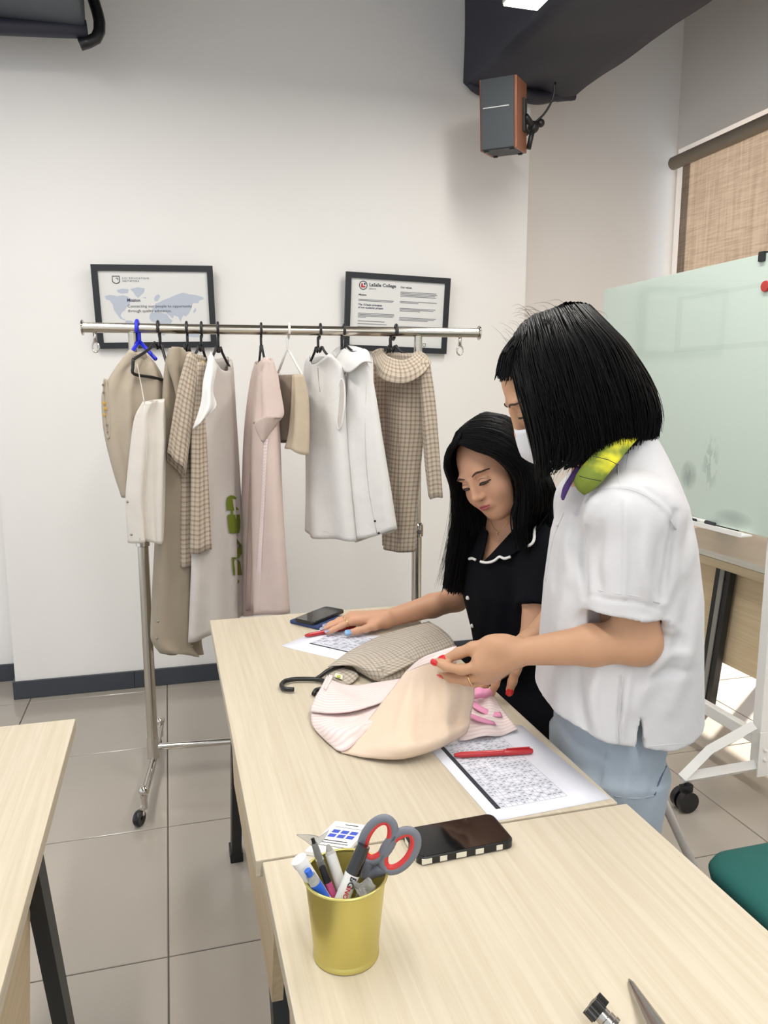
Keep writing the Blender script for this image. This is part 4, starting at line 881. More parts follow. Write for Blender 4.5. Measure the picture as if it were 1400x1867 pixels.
# phones
glass_black_m = mat('phone_glass', (16, 16, 18), 0.06, coat=0.4)
def phone(label, corner, ux, L, W, th, z, case_m, stripes=False, gap=None):
    """corner: far-left corner on the table; ux: direction of the long side"""
    ux = Vector((ux[0], ux[1], 0)).normalized(); vy = Vector((ux.y, -ux.x, 0))
    c = Vector((corner[0], corner[1], z)); ctr = c+ux*L/2+vy*W/2
    r = empty('smartphone', ctr, label, 'phone')
    M = Matrix(((ux.x, -vy.x, 0, ctr.x), (ux.y, -vy.y, 0, ctr.y), (0, 0, 1, ctr.z), (0, 0, 0, 1)))
    def slab(x0, x1, y0, y1, rad, za, zb, name, m, par, ins=0.0012):
        b = MB(); rings = []
        for i_, zz in ((ins, za), (0, za+ins), (0, zb-ins), (ins, zb)): rings.append([b.bm.verts.new((x, y, zz)) for x, y in rounded(x0+i_, x1-i_, y0+i_, y1-i_, rad-i_, 6)])
        n = len(rings[0])
        for A, B2 in zip(rings, rings[1:]):
            for k in range(n): b.bm.faces.new((A[k], A[(k+1) % n], B2[(k+1) % n], B2[k]))
        b.bm.faces.new(rings[0][::-1]); b.bm.faces.new(rings[-1]); bmesh.ops.transform(b.bm, matrix=M, verts=b.bm.verts); return b.build(name, m, par, True, angle=35)
    ca = slab(-L/2, L/2, -W/2, W/2, 0.0125, 0, th, 'case', case_m, r)
    slab(-L/2+0.003, L/2-0.003, -W/2+0.003, W/2-0.003, 0.010, th-0.0015, th+0.0004, 'screen', glass_black_m, r, 0.0003)
    if stripes:
        cream = mat('case_stripe', (226, 222, 205), 0.5)
        for (x0, x1) in ((-0.070, -0.055), (-0.043, -0.032), (-0.018, -0.002), (0.012, 0.025), (0.045, 0.055)):
            b = MB(); b.box((x0, -W/2-0.0004, 0.0015), (x1, -W/2+0.002, th-0.002), bev=0.0004); bmesh.ops.transform(b.bm, matrix=M, verts=b.bm.verts); b.build('case_stripe', cream, ca)
        for (y0, y1) in ((-0.028, -0.012), (0.005, 0.02)):
            b = MB(); b.box((-L/2-0.0004, y0, 0.0015), (-L/2+0.002, y1, th-0.002), bev=0.0004); bmesh.ops.transform(b.bm, matrix=M, verts=b.bm.verts); b.build('case_stripe', cream, ca)
    return r
phone('black smartphone in a black and cream striped case on the foreground table', (0.312, 1.026), (0.998, 0.035), 0.150, 0.079, 0.0115, ZT+0.0006, plastic_black_m, True)
blue_m = mat('blue_pouch', (44, 62, 104), 0.7)
pouch = MB().box((0.335, 2.075, ZT+0.0004), (0.455, 2.185, ZT+0.011), rot=RZ(38), bev=0.004)
tag(pouch.build('blue_wallet', blue_m), 'dark blue wallet lying under the far smartphone', 'wallet')
phone('dark smartphone near the far left corner of the garment table', (0.322, 2.115), (0.745, 0.667), 0.152, 0.073, 0.009, ZT+0.0114, plastic_black_m)
# printed card behind the bucket
cd = empty('printed_card', (0.235, 1.03, ZT), 'small white card with blue printing behind the gold bucket', 'card')
cu_ = Vector((0.80, -0.45)).normalized(); cv_ = Vector((0.67, 0.74)).normalized(); cP = Vector((0.165, 1.018)); 
cb_ = MB(); cb_.prism([(cP.x+cu_.x*a+cv_.x*b, cP.y+cu_.y*a+cv_.y*b, ZT+0.0005) for a, b in ((0, 0), (0.056, 0), (0.056, 0.088), (0, 0.088))], (0, 0, 0.006)); cb_.build('card_body', mat('card_white', (232, 232, 230), 0.5), cd)
blue_ink = mat('blue_ink', (60, 84, 190), 0.7)
rects = [(0.010+0.014*i, 0.044+0.012*j, 0.021+0.014*i, 0.053+0.012*j) for i in range(3) for j in range(2)]
flat('blue_print', cP, cu_, cv_, rects, ZT+0.0068, blue_ink, cd, 'stuff')
flat('caption_lines', cP, cu_, cv_, [(0.02, 0.080, 0.04, 0.082), (0.008, 0.072, 0.05, 0.0728), (0.006, 0.034, 0.046, 0.036), (0.006, 0.028, 0.05, 0.0295), (0.006, 0.02, 0.05, 0.0212)], ZT+0.0068, ink_dark_m, cd, 'stuff')
# gold bucket
gold_b_m = mat('gold_lacquer', (205, 194, 116), 0.34, 0.8, noise=0.06, nscale=6, bump=0.02)
bc = pZ(631, 1735, ZT+0.0005); BH = 0.103
bu = empty('gold_bucket', bc, 'small gold metal bucket full of pens on the foreground table', 'bucket')
MB().lathe([(0.0, 0.003), (0.036, 0.003), (0.0375, 0.0)] + [(0.0395, 0.001), (0.0392, 0.006), (0.0385, 0.007), (0.0385, 0.008)] + [(0.0385+(0.0475-0.0385)*s, 0.008+(BH-0.010)*s) for s in np.linspace(0.02, 1, 8)], bc, (0, 0, 1), 56).build('wall', gold_b_m, bu, True, angle=35)
MB().lathe([(0.0365, 0.004), (0.0468, BH-0.003)], bc, (0, 0, 1), 56).build('inner_wall', gold_b_m, bu, True)
MB().lathe([(0.0482+0.0018*math.cos(a), BH-0.001+0.0018*math.sin(a)) for a in np.linspace(0, 2*PI, 10)], bc, (0, 0, 1), 56).build('rolled_rim', gold_b_m, bu, True)
# --- contents: leaning items; each from a point inside the bucket up to a point above the rim, given by the photo
def inb(dx, dy, dz): return bc+Vector((dx*CY+dy*SY, -dx*SY+dy*CY, dz))      # dx to the right, dy away from the camera
wht_p = mat('white_plastic', (228, 228, 224), 0.4); blue_p = mat('blue_plastic_pen', (40, 96, 200), 0.3); clear_m = mat('clear_plastic', (225, 225, 222), 0.12, trans=0.75); pinkp = mat('pink_plastic', (190, 80, 130), 0.4)
def stick(name, label, cat, A, B, parts):
    A, B = Vector(A), Vector(B); d = (B-A).normalized(); L = (B-A).length; r = empty(name, A, label, cat, 'stationery in the gold bucket')
    for (pn, s0, s1, r0, r1, m) in parts: MB().tube([A+d*L*s0, A+d*L*s1], [r0, r1], 16).build(pn, m, r, True, angle=40)
    return r, A, d, L
stick('correction_pen', 'white round pen leaning over the left rim of the gold bucket', 'pen', inb(0.0, -0.008, 0.03), inb(-0.053, -0.014, 0.130), [('barrel', 0, 0.93, 0.0075, 0.0085, wht_p), ('open_end', 0.931, 1.0, 0.0095, 0.0095, wht_p)])
stick('blue_pen', 'blue click pen leaning at the left of the gold bucket', 'pen', inb(0.006, -0.020, 0.03), inb(-0.042, -0.026, 0.124), [('barrel', 0, 0.6, 0.005, 0.0062, wht_p), ('grip', 0.601, 0.82, 0.0066, 0.0066, blue_p), ('clip', 0.821, 0.93, 0.0062, 0.0055, clear_m), ('button', 0.931, 1.0, 0.004, 0.004, blue_p)])
r_, A_, d_, L_ = stick('marker_pen', 'white marker with black cap and red lettering in the gold bucket', 'marker', inb(-0.014, -0.030, 0.060), inb(0.022, -0.006, 0.142), [('barrel', 0, 0.60, 0.0085, 0.0085, wht_p), ('collar', 0.601, 0.64, 0.0088, 0.0088, wht_p), ('cap', 0.641, 1.0, 0.0088, 0.0076, glass_black_m)])
side = d_.cross(Vector((-SY, -CY, 0.6))).normalized(); out = side.cross(d_).normalized()
if out.dot(Vector((-SY, -CY, 0.3))) < 0: out = -out
bx_, by_ = side, out.cross(side)
text('lettering', 'SNOWMAN', 0.0075, A_+d_*L_*0.30+out*0.0089-d_.cross(out)*0.0, 0, mat('red_ink', (190, 40, 50), 0.6), r_, basis=(d_*-1, out.cross(d_*-1)), align='CENTER', bold=True)
text('lettering', 'BG', 0.010, A_+d_*L_*0.56+out*0.0089, 0, ink_dark_m, r_, basis=(d_*-1, out.cross(d_*-1)), align='CENTER', bold=True)
r_, A_, d_, L_ = stick('fishtail_pen', 'clear plastic pen with a fish-tail end behind the left rim of the gold bucket', 'pen', inb(-0.005, 0.015, 0.02), inb(-0.040, 0.012, 0.142), [('barrel', 0, 0.75, 0.0055, 0.005, clear_m), ('refill', 0.1, 0.98, 0.0022, 0.0022, plastic_black_m), ('neck', 0.751, 0.93, 0.005, 0.0035, clear_m)])
tp = A_+d_*L_*0.93; sd = Vector((CY, -SY, 0))
o = MB(); o.prism([tp+sd*a+Vector((0, 0, b)) for a, b in ((-0.003, -0.004), (0.003, -0.004), (0.012, 0.004), (0.018, 0.016), (0.006, 0.007), (0, 0.009), (-0.008, 0.010), (-0.021, 0.010), (-0.010, 0.002))], Vector((SY, CY, 0))*0.002); o.build('fish_tail', clear_m, r_)
stick('clear_tube', 'clear plastic tube leaning in the middle of the gold bucket', 'tube', inb(0.01, 0.0, 0.03), inb(-0.022, 0.02, 0.126), [('tube_wall', 0, 0.9, 0.0075, 0.0065, wht_p), ('tip', 0.901, 1.0, 0.0062, 0.002, clear_m)])
stick('pink_pen', 'pink barrelled pen low among the pens in the gold bucket', 'pen', inb(0.008, -0.01, 0.02), inb(-0.028, 0.004, 0.108), [('barrel', 0, 0.8, 0.0042, 0.0042, pinkp), ('cap', 0.801, 1.0, 0.0046, 0.004, plastic_black_m)])
# crumpled clear wrapper at the front
G_ = [[inb(0.010+0.022*a+0.004*math.sin(5*b+3*a), -0.030+0.004*math.sin(9*a+b*3)+0.008*b, 0.088+0.020*b+0.004*math.sin(11*a)) for a in np.linspace(0, 1, 14)] for b in np.linspace(0, 1, 8)]
wr = grid_mesh('plastic_wrapper', G_, clear_m, None, 0.0006); tag(wr, 'crumpled clear plastic wrapper at the front of the gold bucket', 'wrapper')
# scissors
sc_ = empty('scissors', inb(0.01, 0.0, 0.04), 'scissors with grey and red loop handles standing in the gold bucket', 'scissors')
grey_h = mat('grey_handle', (112, 116, 126), 0.5); red_h = mat('red_handle', (206, 58, 58), 0.5)
piv = inb(0.024, 0.004, 0.095)
for k, (lx, lz, rot_) in enumerate(((0.038, 0.146, 24), (0.063, 0.132, 32))):
    cL = inb(lx, 0.002, lz-0.002); a0 = math.radians(90-rot_)
    ex = Vector((CY, -SY, 0)); ez = Vector((0, 0, 1)); ax = ex*math.cos(a0)+ez*math.sin(a0); bx2 = ex*-math.sin(a0)+ez*math.cos(a0); ra, rb2 = 0.0285, 0.0165
    MB().tube([cL+ax*(ra*math.cos(t))+bx2*(rb2*math.sin(t)) for t in np.linspace(0, 2*PI, 36)[:-1]], [(0.0055, 0.0042)]*35, 10, closed=True).build('handle_loop', grey_h, sc_, True)
    MB().tube([cL+ax*((ra-0.0036)*math.cos(t))+bx2*((rb2-0.0036)*math.sin(t)) for t in np.linspace(0, 2*PI, 36)[:-1]], [(0.0044, 0.0034)]*35, 10, closed=True).build('soft_grip', red_h, sc_, True)
    q0 = cL-ax*(ra+0.001); MB().tube(cr([q0+ax*0.004, q0*0.5+piv*0.5+Vector((0, 0, 0.002)), piv], 10), [(0.008, 0.0045)]*5+[(0.0065, 0.004)]*5, 10).build('shank', grey_h, sc_, True)
    e_ = inb(0.006 if k else -0.004, 0.0, 0.012); dd = (e_-piv).normalized()
    o = MB(); sx_ = dd.cross(Vector((SY, CY, 0))).normalized(); o.prism([piv+sx_*0.006, piv-sx_*0.006, e_], Vector((SY, CY, 0))*0.0016*(1 if k else -1)); o.build('blade', steel_m, sc_)
# star knob on its screw and the tapered metal arm at the lower edge
kn = pZ(1086, 1838, ZT+0.03); kb = empty('star_knob', (kn.x, kn.y, ZT), 'black star knob on a metal screw at the bottom edge', 'knob')
ax_ = (Vector((0.45, -0.62, -0.45))).normalized()
kpts = []; qk = Vector((0, 0, 1)).rotation_difference(ax_)
for t in np.linspace(0, 2*PI, 50)[:-1]:
    rr = 0.0115+0.0028*math.cos(5*t); kpts.append(kn+qk @ Vector((rr*math.cos(t), rr*math.sin(t), -0.006)))
kk = MB(); kk.prism(kpts, ax_*0.012); kk.build('knob_head', plastic_black_m, kb, True, angle=40)
MB().cyl(kn+ax_*0.006, kn+ax_*0.012, 0.0085).cyl(kn+ax_*0.013, kn+ax_*0.018, 0.0095).cyl(kn+ax_*0.019, kn+ax_*0.023, 0.0105).build('washers', steel_m, kb, True, angle=35)
MB().cyl(kn+ax_*0.012, kn+ax_*0.046, 0.005).build('screw', steel_m, kb, True, angle=35)
se = kn+ax_*0.04; MB().cyl((se.x, se.y, ZT+0.0005), (se.x, se.y, se.z+0.003), 0.006).build('screw_stand', steel_m, kb, True, angle=35)
tip = pZ(1147, 1784, ZT+0.004)
sm_ = empty('metal_arm', (tip.x, tip.y, ZT), 'tapered silver metal arm entering at the bottom edge', 'metal arm')
o = MB(); dirv = Vector((-0.10, -1.0, 0)).normalized(); dirv = (pZ(1196, 1867, ZT+0.02)-tip).normalized(); nv = Vector((dirv.y, -dirv.x, 0)).normalized()
prof = [(0.0, 0.0012, 0.002), (0.006, 0.0035, 0.004), (0.04, 0.0065, 0.007), (0.09, 0.011, 0.010), (0.16, 0.017, 0.013)]
o.tube([tip+dirv*s+Vector((0, 0, -0.0012)) for s, a, b in prof], [(b*0.5, a) for s, a, b in prof], 14); o.build('arm_body', steel_m, sm_, True)
# ================================================================== garments on the table, with their hanger
hz = ZT+0.008
hg = empty('clothes_hanger', pZ(560, 1245, ZT), 'black plastic hanger lying on the table inside the plaid garment', 'hanger')
MB().tube(cr([pZ(536, 1257, hz), pZ(519, 1256, hz), pZ(513, 1249, hz), pZ(522, 1241, hz), pZ(545, 1238, hz), pZ(580, 1239, hz), pZ(594, 1245, hz), pZ(593, 1254, hz), pZ(577, 1258, hz), pZ(572, 1265, hz)], 44), 0.0052, 10).build('hook', plastic_black_m, hg, True)
MB().tube(cr([pZ(577, 1238, hz), pZ(588, 1230, hz+0.003), pZ(603, 1220, hz+0.008), pZ(640, 1208, hz+0.010)], 14), 0.005, 10).build('shoulder_arm', plastic_black_m, hg, True)
def zpatch(name, rows, m, par, nu=26, nv=20, th=0.002, rip=None):
    return patch(name, [[pZ(x, y, z) for x, y, z in r_] for r_ in rows], m, par, nu, nv, th, rip)
Z = ZT
plaid_grey_m = cloth('plaid_grey', (188, 179, 165), 'plaid', (116, 104, 94), 0.0125)
pg = empty('plaid_garment', pZ(700, 1200, ZT), 'folded grey-brown plaid garment lying on the table by the black dress', 'garment')
rp = lambda u, v: (0, 0, 0.004*math.sin(9*u+3*v)*math.sin(PI*v)*math.sin(PI*u))
zpatch('back_panel', [[(598, 1216, Z+.006), (640, 1186, Z+.008), (700, 1157, Z+.008), (782, 1133, Z+.006)], [(606, 1214, Z+.022), (660, 1196, Z+.032), (730, 1172, Z+.034), (806, 1148, Z+.022)], [(640, 1214, Z+.024), (680, 1218, Z+.036), (745, 1200, Z+.036), (824, 1166, Z+.024)], [(652, 1224, Z+.012), (696, 1243, Z+.010), (750, 1228, Z+.012), (834, 1188, Z+.006)]], plaid_grey_m, pg, 34, 24, 0.002, rp)
zpatch('neck_inside', [[(592, 1232, Z+.003), (600, 1221, Z+.010), (620, 1216, Z+.012)], [(606, 1238, Z+.004), (622, 1232, Z+.008), (648, 1226, Z+.012)], [(624, 1247, Z+.004), (640, 1246, Z+.006), (654, 1234, Z+.008)]], plaid_grey_m, pg, 12, 10)
zpatch('sleeve_fold', [[(650, 1222, Z+.012), (690, 1215, Z+.04), (740, 1195, Z+.046)], [(690, 1240, Z+.014), (720, 1226, Z+.03), (760, 1205, Z+.040)]], plaid_grey_m, pg, 16, 8)
lb = zpatch('woven_label', [[(612, 1227, Z+.013), (625, 1231, Z+.013)], [(609, 1234, Z+.011), (624, 1239, Z+.011)]], mat('label_cloth', (236, 232, 214), 0.8), pg, 4, 4, 0.001)
zpatch('label_motif', [[(615, 1230.5, Z+.0145), (621, 1232, Z+.0145)], [(614, 1234, Z+.0135), (620, 1236, Z+.0135)]], mat('label_green', (190, 196, 60), 0.8), lb, 3, 3, 0.0006)
pk = empty('pink_garment', pZ(700, 1300, ZT), 'pale pink striped garment being lifted by the standing woman', 'garment')
rp2 = lambda u, v: (0, 0, 0.003*math.sin(13*u-5*v)*math.sin(PI*v))
zpatch('yoke', [[(596, 1232, Z+.014), (612, 1243, Z+.020), (645, 1250, Z+.022), (690, 1244, Z+.024), (742, 1236, Z+.028)], [(580, 1262, Z+.022), (610, 1270, Z+.030), (650, 1272, Z+.034), (690, 1266, Z+.036), (735, 1250, Z+.04)], [(565, 1297, Z+.014), (600, 1300, Z+.030), (640, 1297, Z+.034), (680, 1286, Z+.036), (710, 1276, Z+.036)]], stripe_pink_m, pk, 34, 16, 0.0025, rp2)
zpatch('front_body', [[(567, 1298, Z+.008), (600, 1301, Z+.018), (650, 1296, Z+.022), (700, 1278, Z+.026), (740, 1250, Z+.03)], [(570, 1320, Z+.008), (600, 1330, Z+.024), (640, 1330, Z+.03), (680, 1312, Z+.03), (728, 1275, Z+.034)], [(590, 1347, Z+.004), (608, 1352, Z+.014), (635, 1350, Z+.02), (670, 1330, Z+.024), (715, 1290, Z+.03)], [(612, 1366, Z+.003), (622, 1370, Z+.006), (640, 1362, Z+.012), (665, 1340, Z+.018), (705, 1300, Z+.026)]], stripe_pink_m, pk, 30, 22, 0.0025, rp2)
zpatch('neck_band', [[(600, 1230, Z+.018), (597, 1240, Z+.02), (590, 1255, Z+.022)], [(607, 1232, Z+.022), (603, 1243, Z+.024), (594, 1258, Z+.026)]], stripe_pink_m, pk, 10, 5, 0.002)
def fr_(u, v):
    e = math.sin(PI*min(1, v*1.02))**0.8; c = u-0.5
    k = 0.010*math.exp(-((c+0.30-0.22*v)/0.035)**2)-0.011*math.exp(-((c+0.05-0.10*v)/0.05)**2)+0.010*math.exp(-((c-0.17-0.10*v)/0.04)**2)-0.008*math.exp(-((c-0.34)/0.05)**2)
    return (-0.4*k*e, -1.0*k*e, 0.3*k*e)
zpatch('lifted_flap', [[(741, 1224, Z+.085), (768, 1213, Z+.125), (795, 1206, Z+.165), (830, 1214, Z+.16), (864, 1238, Z+.125)], [(702, 1274, Z+.045), (748, 1264, Z+.075), (795, 1258, Z+.105), (835, 1264, Z+.105), (864, 1272, Z+.085)], [(662, 1325, Z+.022), (712, 1326, Z+.035), (765, 1324, Z+.048), (820, 1314, Z+.052), (858, 1302, Z+.050)], [(640, 1352, Z+.012), (692, 1360, Z+.026), (748, 1360, Z+.036), (808, 1345, Z+.038), (855, 1322, Z+.036)], [(622, 1372, Z+.003), (672, 1382, Z+.006), (735, 1383, Z+.012), (800, 1364, Z+.016), (850, 1337, Z+.02)]], peach_m, pk, 40, 34, 0.0025, fr_)
zpatch('flap_top', [[(741, 1223, Z+.088), (770, 1200, Z+.135), (800, 1188, Z+.172), (832, 1178, Z+.172)], [(741, 1226, Z+.086), (768, 1214, Z+.126), (796, 1207, Z+.167), (832, 1210, Z+.165)]], stripe_pink_m, pk, 18, 8, 0.002)
zpatch('skirt_end', [[(846, 1262, Z+.03), (872, 1266, Z+.036), (900, 1268, Z+.02)], [(842, 1300, Z+.03), (880, 1300, Z+.026), (922, 1300, Z+.012)], [(836, 1348, Z+.008), (890, 1343, Z+.008), (943, 1332, Z+.005)]], stripe_pink_m, pk, 22, 18, 0.002, lambda u, v: (0, 0, 0.003*math.sin(10*u+4*v)))
zpatch('pink_print', [[(856, 1284, Z+.036), (872, 1296, Z+.032), (896, 1306, Z+.022), (916, 1307, Z+.015)], [(860, 1274, Z+.039), (878, 1288, Z+.034), (898, 1297, Z+.023), (912, 1298, Z+.016)]], pink_print_m, pk, 16, 5, 0.001)
zpatch('pink_print', [[(852, 1305, Z+.032), (875, 1316, Z+.026), (905, 1322, Z+.016)], [(856, 1300, Z+.033), (880, 1309, Z+.027), (900, 1316, Z+.018)]], pink_print_m, pk, 10, 4, 0.001)
zpatch('bunched_cloth', [[(862, 1258, Z+.05), (876, 1254, Z+.056), (894, 1258, Z+.042)], [(860, 1268, Z+.050), (878, 1265, Z+.054), (897, 1264, Z+.036)], [(858, 1277, Z+.040), (876, 1273, Z+.042), (898, 1268, Z+.024)]], pink_print_m, pk, 14, 10, 0.002, lambda u, v: (0, 0, 0.0015*math.sin(9*u)))
# ================================================================== figures: smooth solid modelling on a grid
class Field:
    def __init__(s, lo, hi, h):
        s.lo = np.array(lo, float); s.h = h; s.n = np.ceil((np.array(hi)-s.lo)/h).astype(int)+1
        s.f = np.full(s.n, 1.0, np.float32)
    def apply(s, fn, lo, hi, k=0.0, op='u'):
        m = k+3*s.h
        a = np.maximum(0, np.floor((np.array(lo)-m-s.lo)/s.h).astype(int)); b = np.minimum(s.n, np.ceil((np.array(hi)+m-s.lo)/s.h).astype(int)+1)
        if (b <= a).any(): return s
        sl = tuple(slice(x, y) for x, y in zip(a, b)); ax = [(s.lo[i]+s.h*np.arange(a[i], b[i])).astype(np.float32) for i in range(3)]
        X, Y, Z = ax[0][:, None, None], ax[1][None, :, None], ax[2][None, None, :]
        d = fn(X, Y, Z).astype(np.float32); c = s.f[sl]
        if op == 'u':
            if k: hh = np.clip(0.5+0.5*(c-d)/k, 0, 1); s.f[sl] = c*(1-hh)+d*hh-k*hh*(1-hh)
            else: s.f[sl] = np.minimum(c, d)
        elif op == 's':
            d = -d
            if k: hh = np.clip(0.5-0.5*(c-d)/k, 0, 1); s.f[sl] = c*(1-hh)+d*hh+k*hh*(1-hh)
            else: s.f[sl] = np.maximum(c, d)
        return s
    def cone(s, p, q, r0, r1, k=0.015, op='u', flat=False):
        p = np.array(p, float); q = np.array(q, float); v = q-p; L2 = float(v @ v) or 1e-9; R = max(r0, r1)
        def fn(X, Y, Z):
            t0 = ((X-p[0])*v[0]+(Y-p[1])*v[1]+(Z-p[2])*v[2])/L2; t = np.clip(t0, 0, 1)
            d = np.sqrt((X-p[0]-t*v[0])**2+(Y-p[1]-t*v[1])**2+(Z-p[2]-t*v[2])**2)-(r0+t*(r1-r0))
            if flat: d = np.maximum(d, (t0-1)*math.sqrt(L2))
            return d
        return s.apply(fn, np.minimum(p, q)-R, np.maximum(p, q)+R, k, op)
    def chain(s, pts, rs, k=0.012):
        for i in range(len(pts)-1): s.cone(pts[i], pts[i+1], rs[i], rs[i+1], k)
        return s
    def ell(s, c, r, M=None, k=0.015, op='u'):
        c = np.array(c, float); r = np.array(r, float); A = np.array(M if M is not None else np.eye(3), float); R = r.max()
        def fn(X, Y, Z):
            x, y, z = X-c[0], Y-c[1], Z-c[2]
            a = (x*A[0, 0]+y*A[1, 0]+z*A[2, 0])/r[0]; b = (x*A[0, 1]+y*A[1, 1]+z*A[2, 1])/r[1]; e = (x*A[0, 2]+y*A[1, 2]+z*A[2, 2])/r[2]
            k0 = np.sqrt(a*a+b*b+e*e)+1e-6; k1 = np.sqrt((a/r[0])**2+(b/r[1])**2+(e/r[2])**2)+1e-6
            return k0*(k0-1)/k1
        return s.apply(fn, c-R, c+R, k, op)
    def trunk(s, levels, fdir, k=0.02, op='u', pw=2.3):
        """stack of rounded sections: (z, cx, cy, depth_radius, width_radius); fdir = front direction (x, y)"""
        zs = np.array([l[0] for l in levels]); o = np.argsort(zs); T = np.array(levels)[o]; zs = T[:, 0]
        fx, fy = fdir; R = T[:, 3:].max()+0.02
        def fn(X, Y, Z):
            z = np.clip(Z[0, 0], zs[0], zs[-1]); cx, cy, dr, wr = (np.interp(z, zs, T[:, i])[None, None, :] for i in range(1, 5))
            a = np.abs(((X-cx)*fx+(Y-cy)*fy)/dr); b = np.abs((-(X-cx)*fy+(Y-cy)*fx)/wr)
            d = ((a**pw+b**pw+1e-9)**(1/pw)-1)*np.minimum(dr, wr)
            return np.maximum(d, np.maximum(zs[0]-Z, Z-zs[-1]))
        return s.apply(fn, (T[:, 1].min()-R, T[:, 2].min()-R, zs[0]), (T[:, 1].max()+R, T[:, 2].max()+R, zs[-1]), k, op)
    def half(s, p, n, lo, hi):
        """cut away the half space on the +n side"""
        p = np.array(p, float); n = np.array(n, float); n = n/np.linalg.norm(n)
        return s.apply(lambda X, Y, Z: -((X-p[0])*n[0]+(Y-p[1])*n[1]+(Z-p[2])*n[2])+0*X*Y*Z, lo, hi, 0, 's')
    def mesh(s):
        f = s.f; ins = f < 0; nx, ny, nz = f.shape
        c = np.zeros((nx-1, ny-1, nz-1), np.uint8)
        for i in (0, 1):
            for j in (0, 1):
                for k in (0, 1): c += ins[i:nx-1+i, j:ny-1+j, k:nz-1+k]
        act = np.argwhere((c > 0) & (c < 8)); n = len(act); ids = np.full((nx-1, ny-1, nz-1), -1, np.int32); ids[act[:, 0], act[:, 1], act[:, 2]] = np.arange(n)
        cor = [(i, j, k) for i in (0, 1) for j in (0, 1) for k in (0, 1)]
        val = np.stack([f[act[:, 0]+i, act[:, 1]+j, act[:, 2]+k] for i, j, k in cor], 1).astype(np.float64)
        P = np.zeros((n, 3)); W = np.zeros(n)
        for a in range(8):
            for b in range(a+1, 8):
                da = np.array(cor[b])-np.array(cor[a])
                if np.abs(da).sum() != 1: continue
                va, vb = val[:, a], val[:, b]; cr_ = (va < 0) != (vb < 0)
                t = np.where(cr_, va/(np.where(cr_, va-vb, 1)), 0)
                P += cr_[:, None]*(np.array(cor[a])[None]+t[:, None]*da[None]); W += cr_
        V = s.lo+s.h*(act+P/W[:, None]); Q = []
        for ax in range(3):
            sl0 = [slice(None)]*3; sl1 = [slice(None)]*3; sl0[ax] = slice(0, -1); sl1[ax] = slice(1, None)
            A, B = ins[tuple(sl0)], ins[tuple(sl1)]; e = np.argwhere(A != B)
            o1, o2 = [(1, 2), (2, 0), (0, 1)][ax]
            e = e[(e[:, o1] > 0) & (e[:, o2] > 0) & (e[:, o1] < s.n[o1]-1) & (e[:, o2] < s.n[o2]-1)]
            fl = A[e[:, 0], e[:, 1], e[:, 2]]
            def cell(d1, d2):
                q = e.copy(); q[:, o1] -= d1; q[:, o2] -= d2; return ids[q[:, 0], q[:, 1], q[:, 2]]
            q = np.stack([cell(1, 1), cell(0, 1), cell(0, 0), cell(1, 0)], 1)
            q[~fl] = q[~fl][:, ::-1]; Q.append(q)
        return V, np.concatenate(Q)
def np_mesh(name, V, Q, m, parent, smooth_it=3):
    # relax
    if smooth_it:
        E = np.concatenate([Q[:, [0, 1]], Q[:, [1, 2]], Q[:, [2, 3]], Q[:, [3, 0]]]); E = np.concatenate([E, E[:, ::-1]])
        deg = np.bincount(E[:, 0], minlength=len(V)).astype(float); deg[deg == 0] = 1
        for it in range(smooth_it*2):
            S_ = np.stack([np.bincount(E[:, 0], weights=V[E[:, 1], i], minlength=len(V)) for i in range(3)], 1)/deg[:, None]
            V = V+(S_-V)*(0.5 if it % 2 == 0 else -0.42)
    me = bpy.data.meshes.new(name); me.vertices.add(len(V)); me.vertices.foreach_set('co', V.ravel().astype(np.float32))
    me.loops.add(len(Q)*4); me.loops.foreach_set('vertex_index', Q.ravel().astype(np.int32)); me.polygons.add(len(Q))
    me.polygons.foreach_set('loop_start', np.arange(0, len(Q)*4, 4, dtype=np.int32)); me.update(calc_edges=True); me.validate()
    return link(name, me, m, parent, True), V
def proj_np(V):
    F = V[:, 0]*SY+V[:, 1]*CY; R = V[:, 0]*CY-V[:, 1]*SY; d = CAM_H-V[:, 2]; zc = F*CP+d*SP; yc = -F*SP+d*CP
    return np.stack([700+F_PX*R/zc, 933.5+F_PX*yc/zc], 1)
def normals_of(V, Q):
    n = np.cross(V[Q[:, 2]]-V[Q[:, 0]], V[Q[:, 3]]-V[Q[:, 1]]); N_ = np.zeros_like(V)
    for i in range(4):
        for a in range(3): N_[:, a] += np.bincount(Q[:, i], weights=n[:, a], minlength=len(V))
    return N_/(np.linalg.norm(N_, axis=1)[:, None]+1e-12)
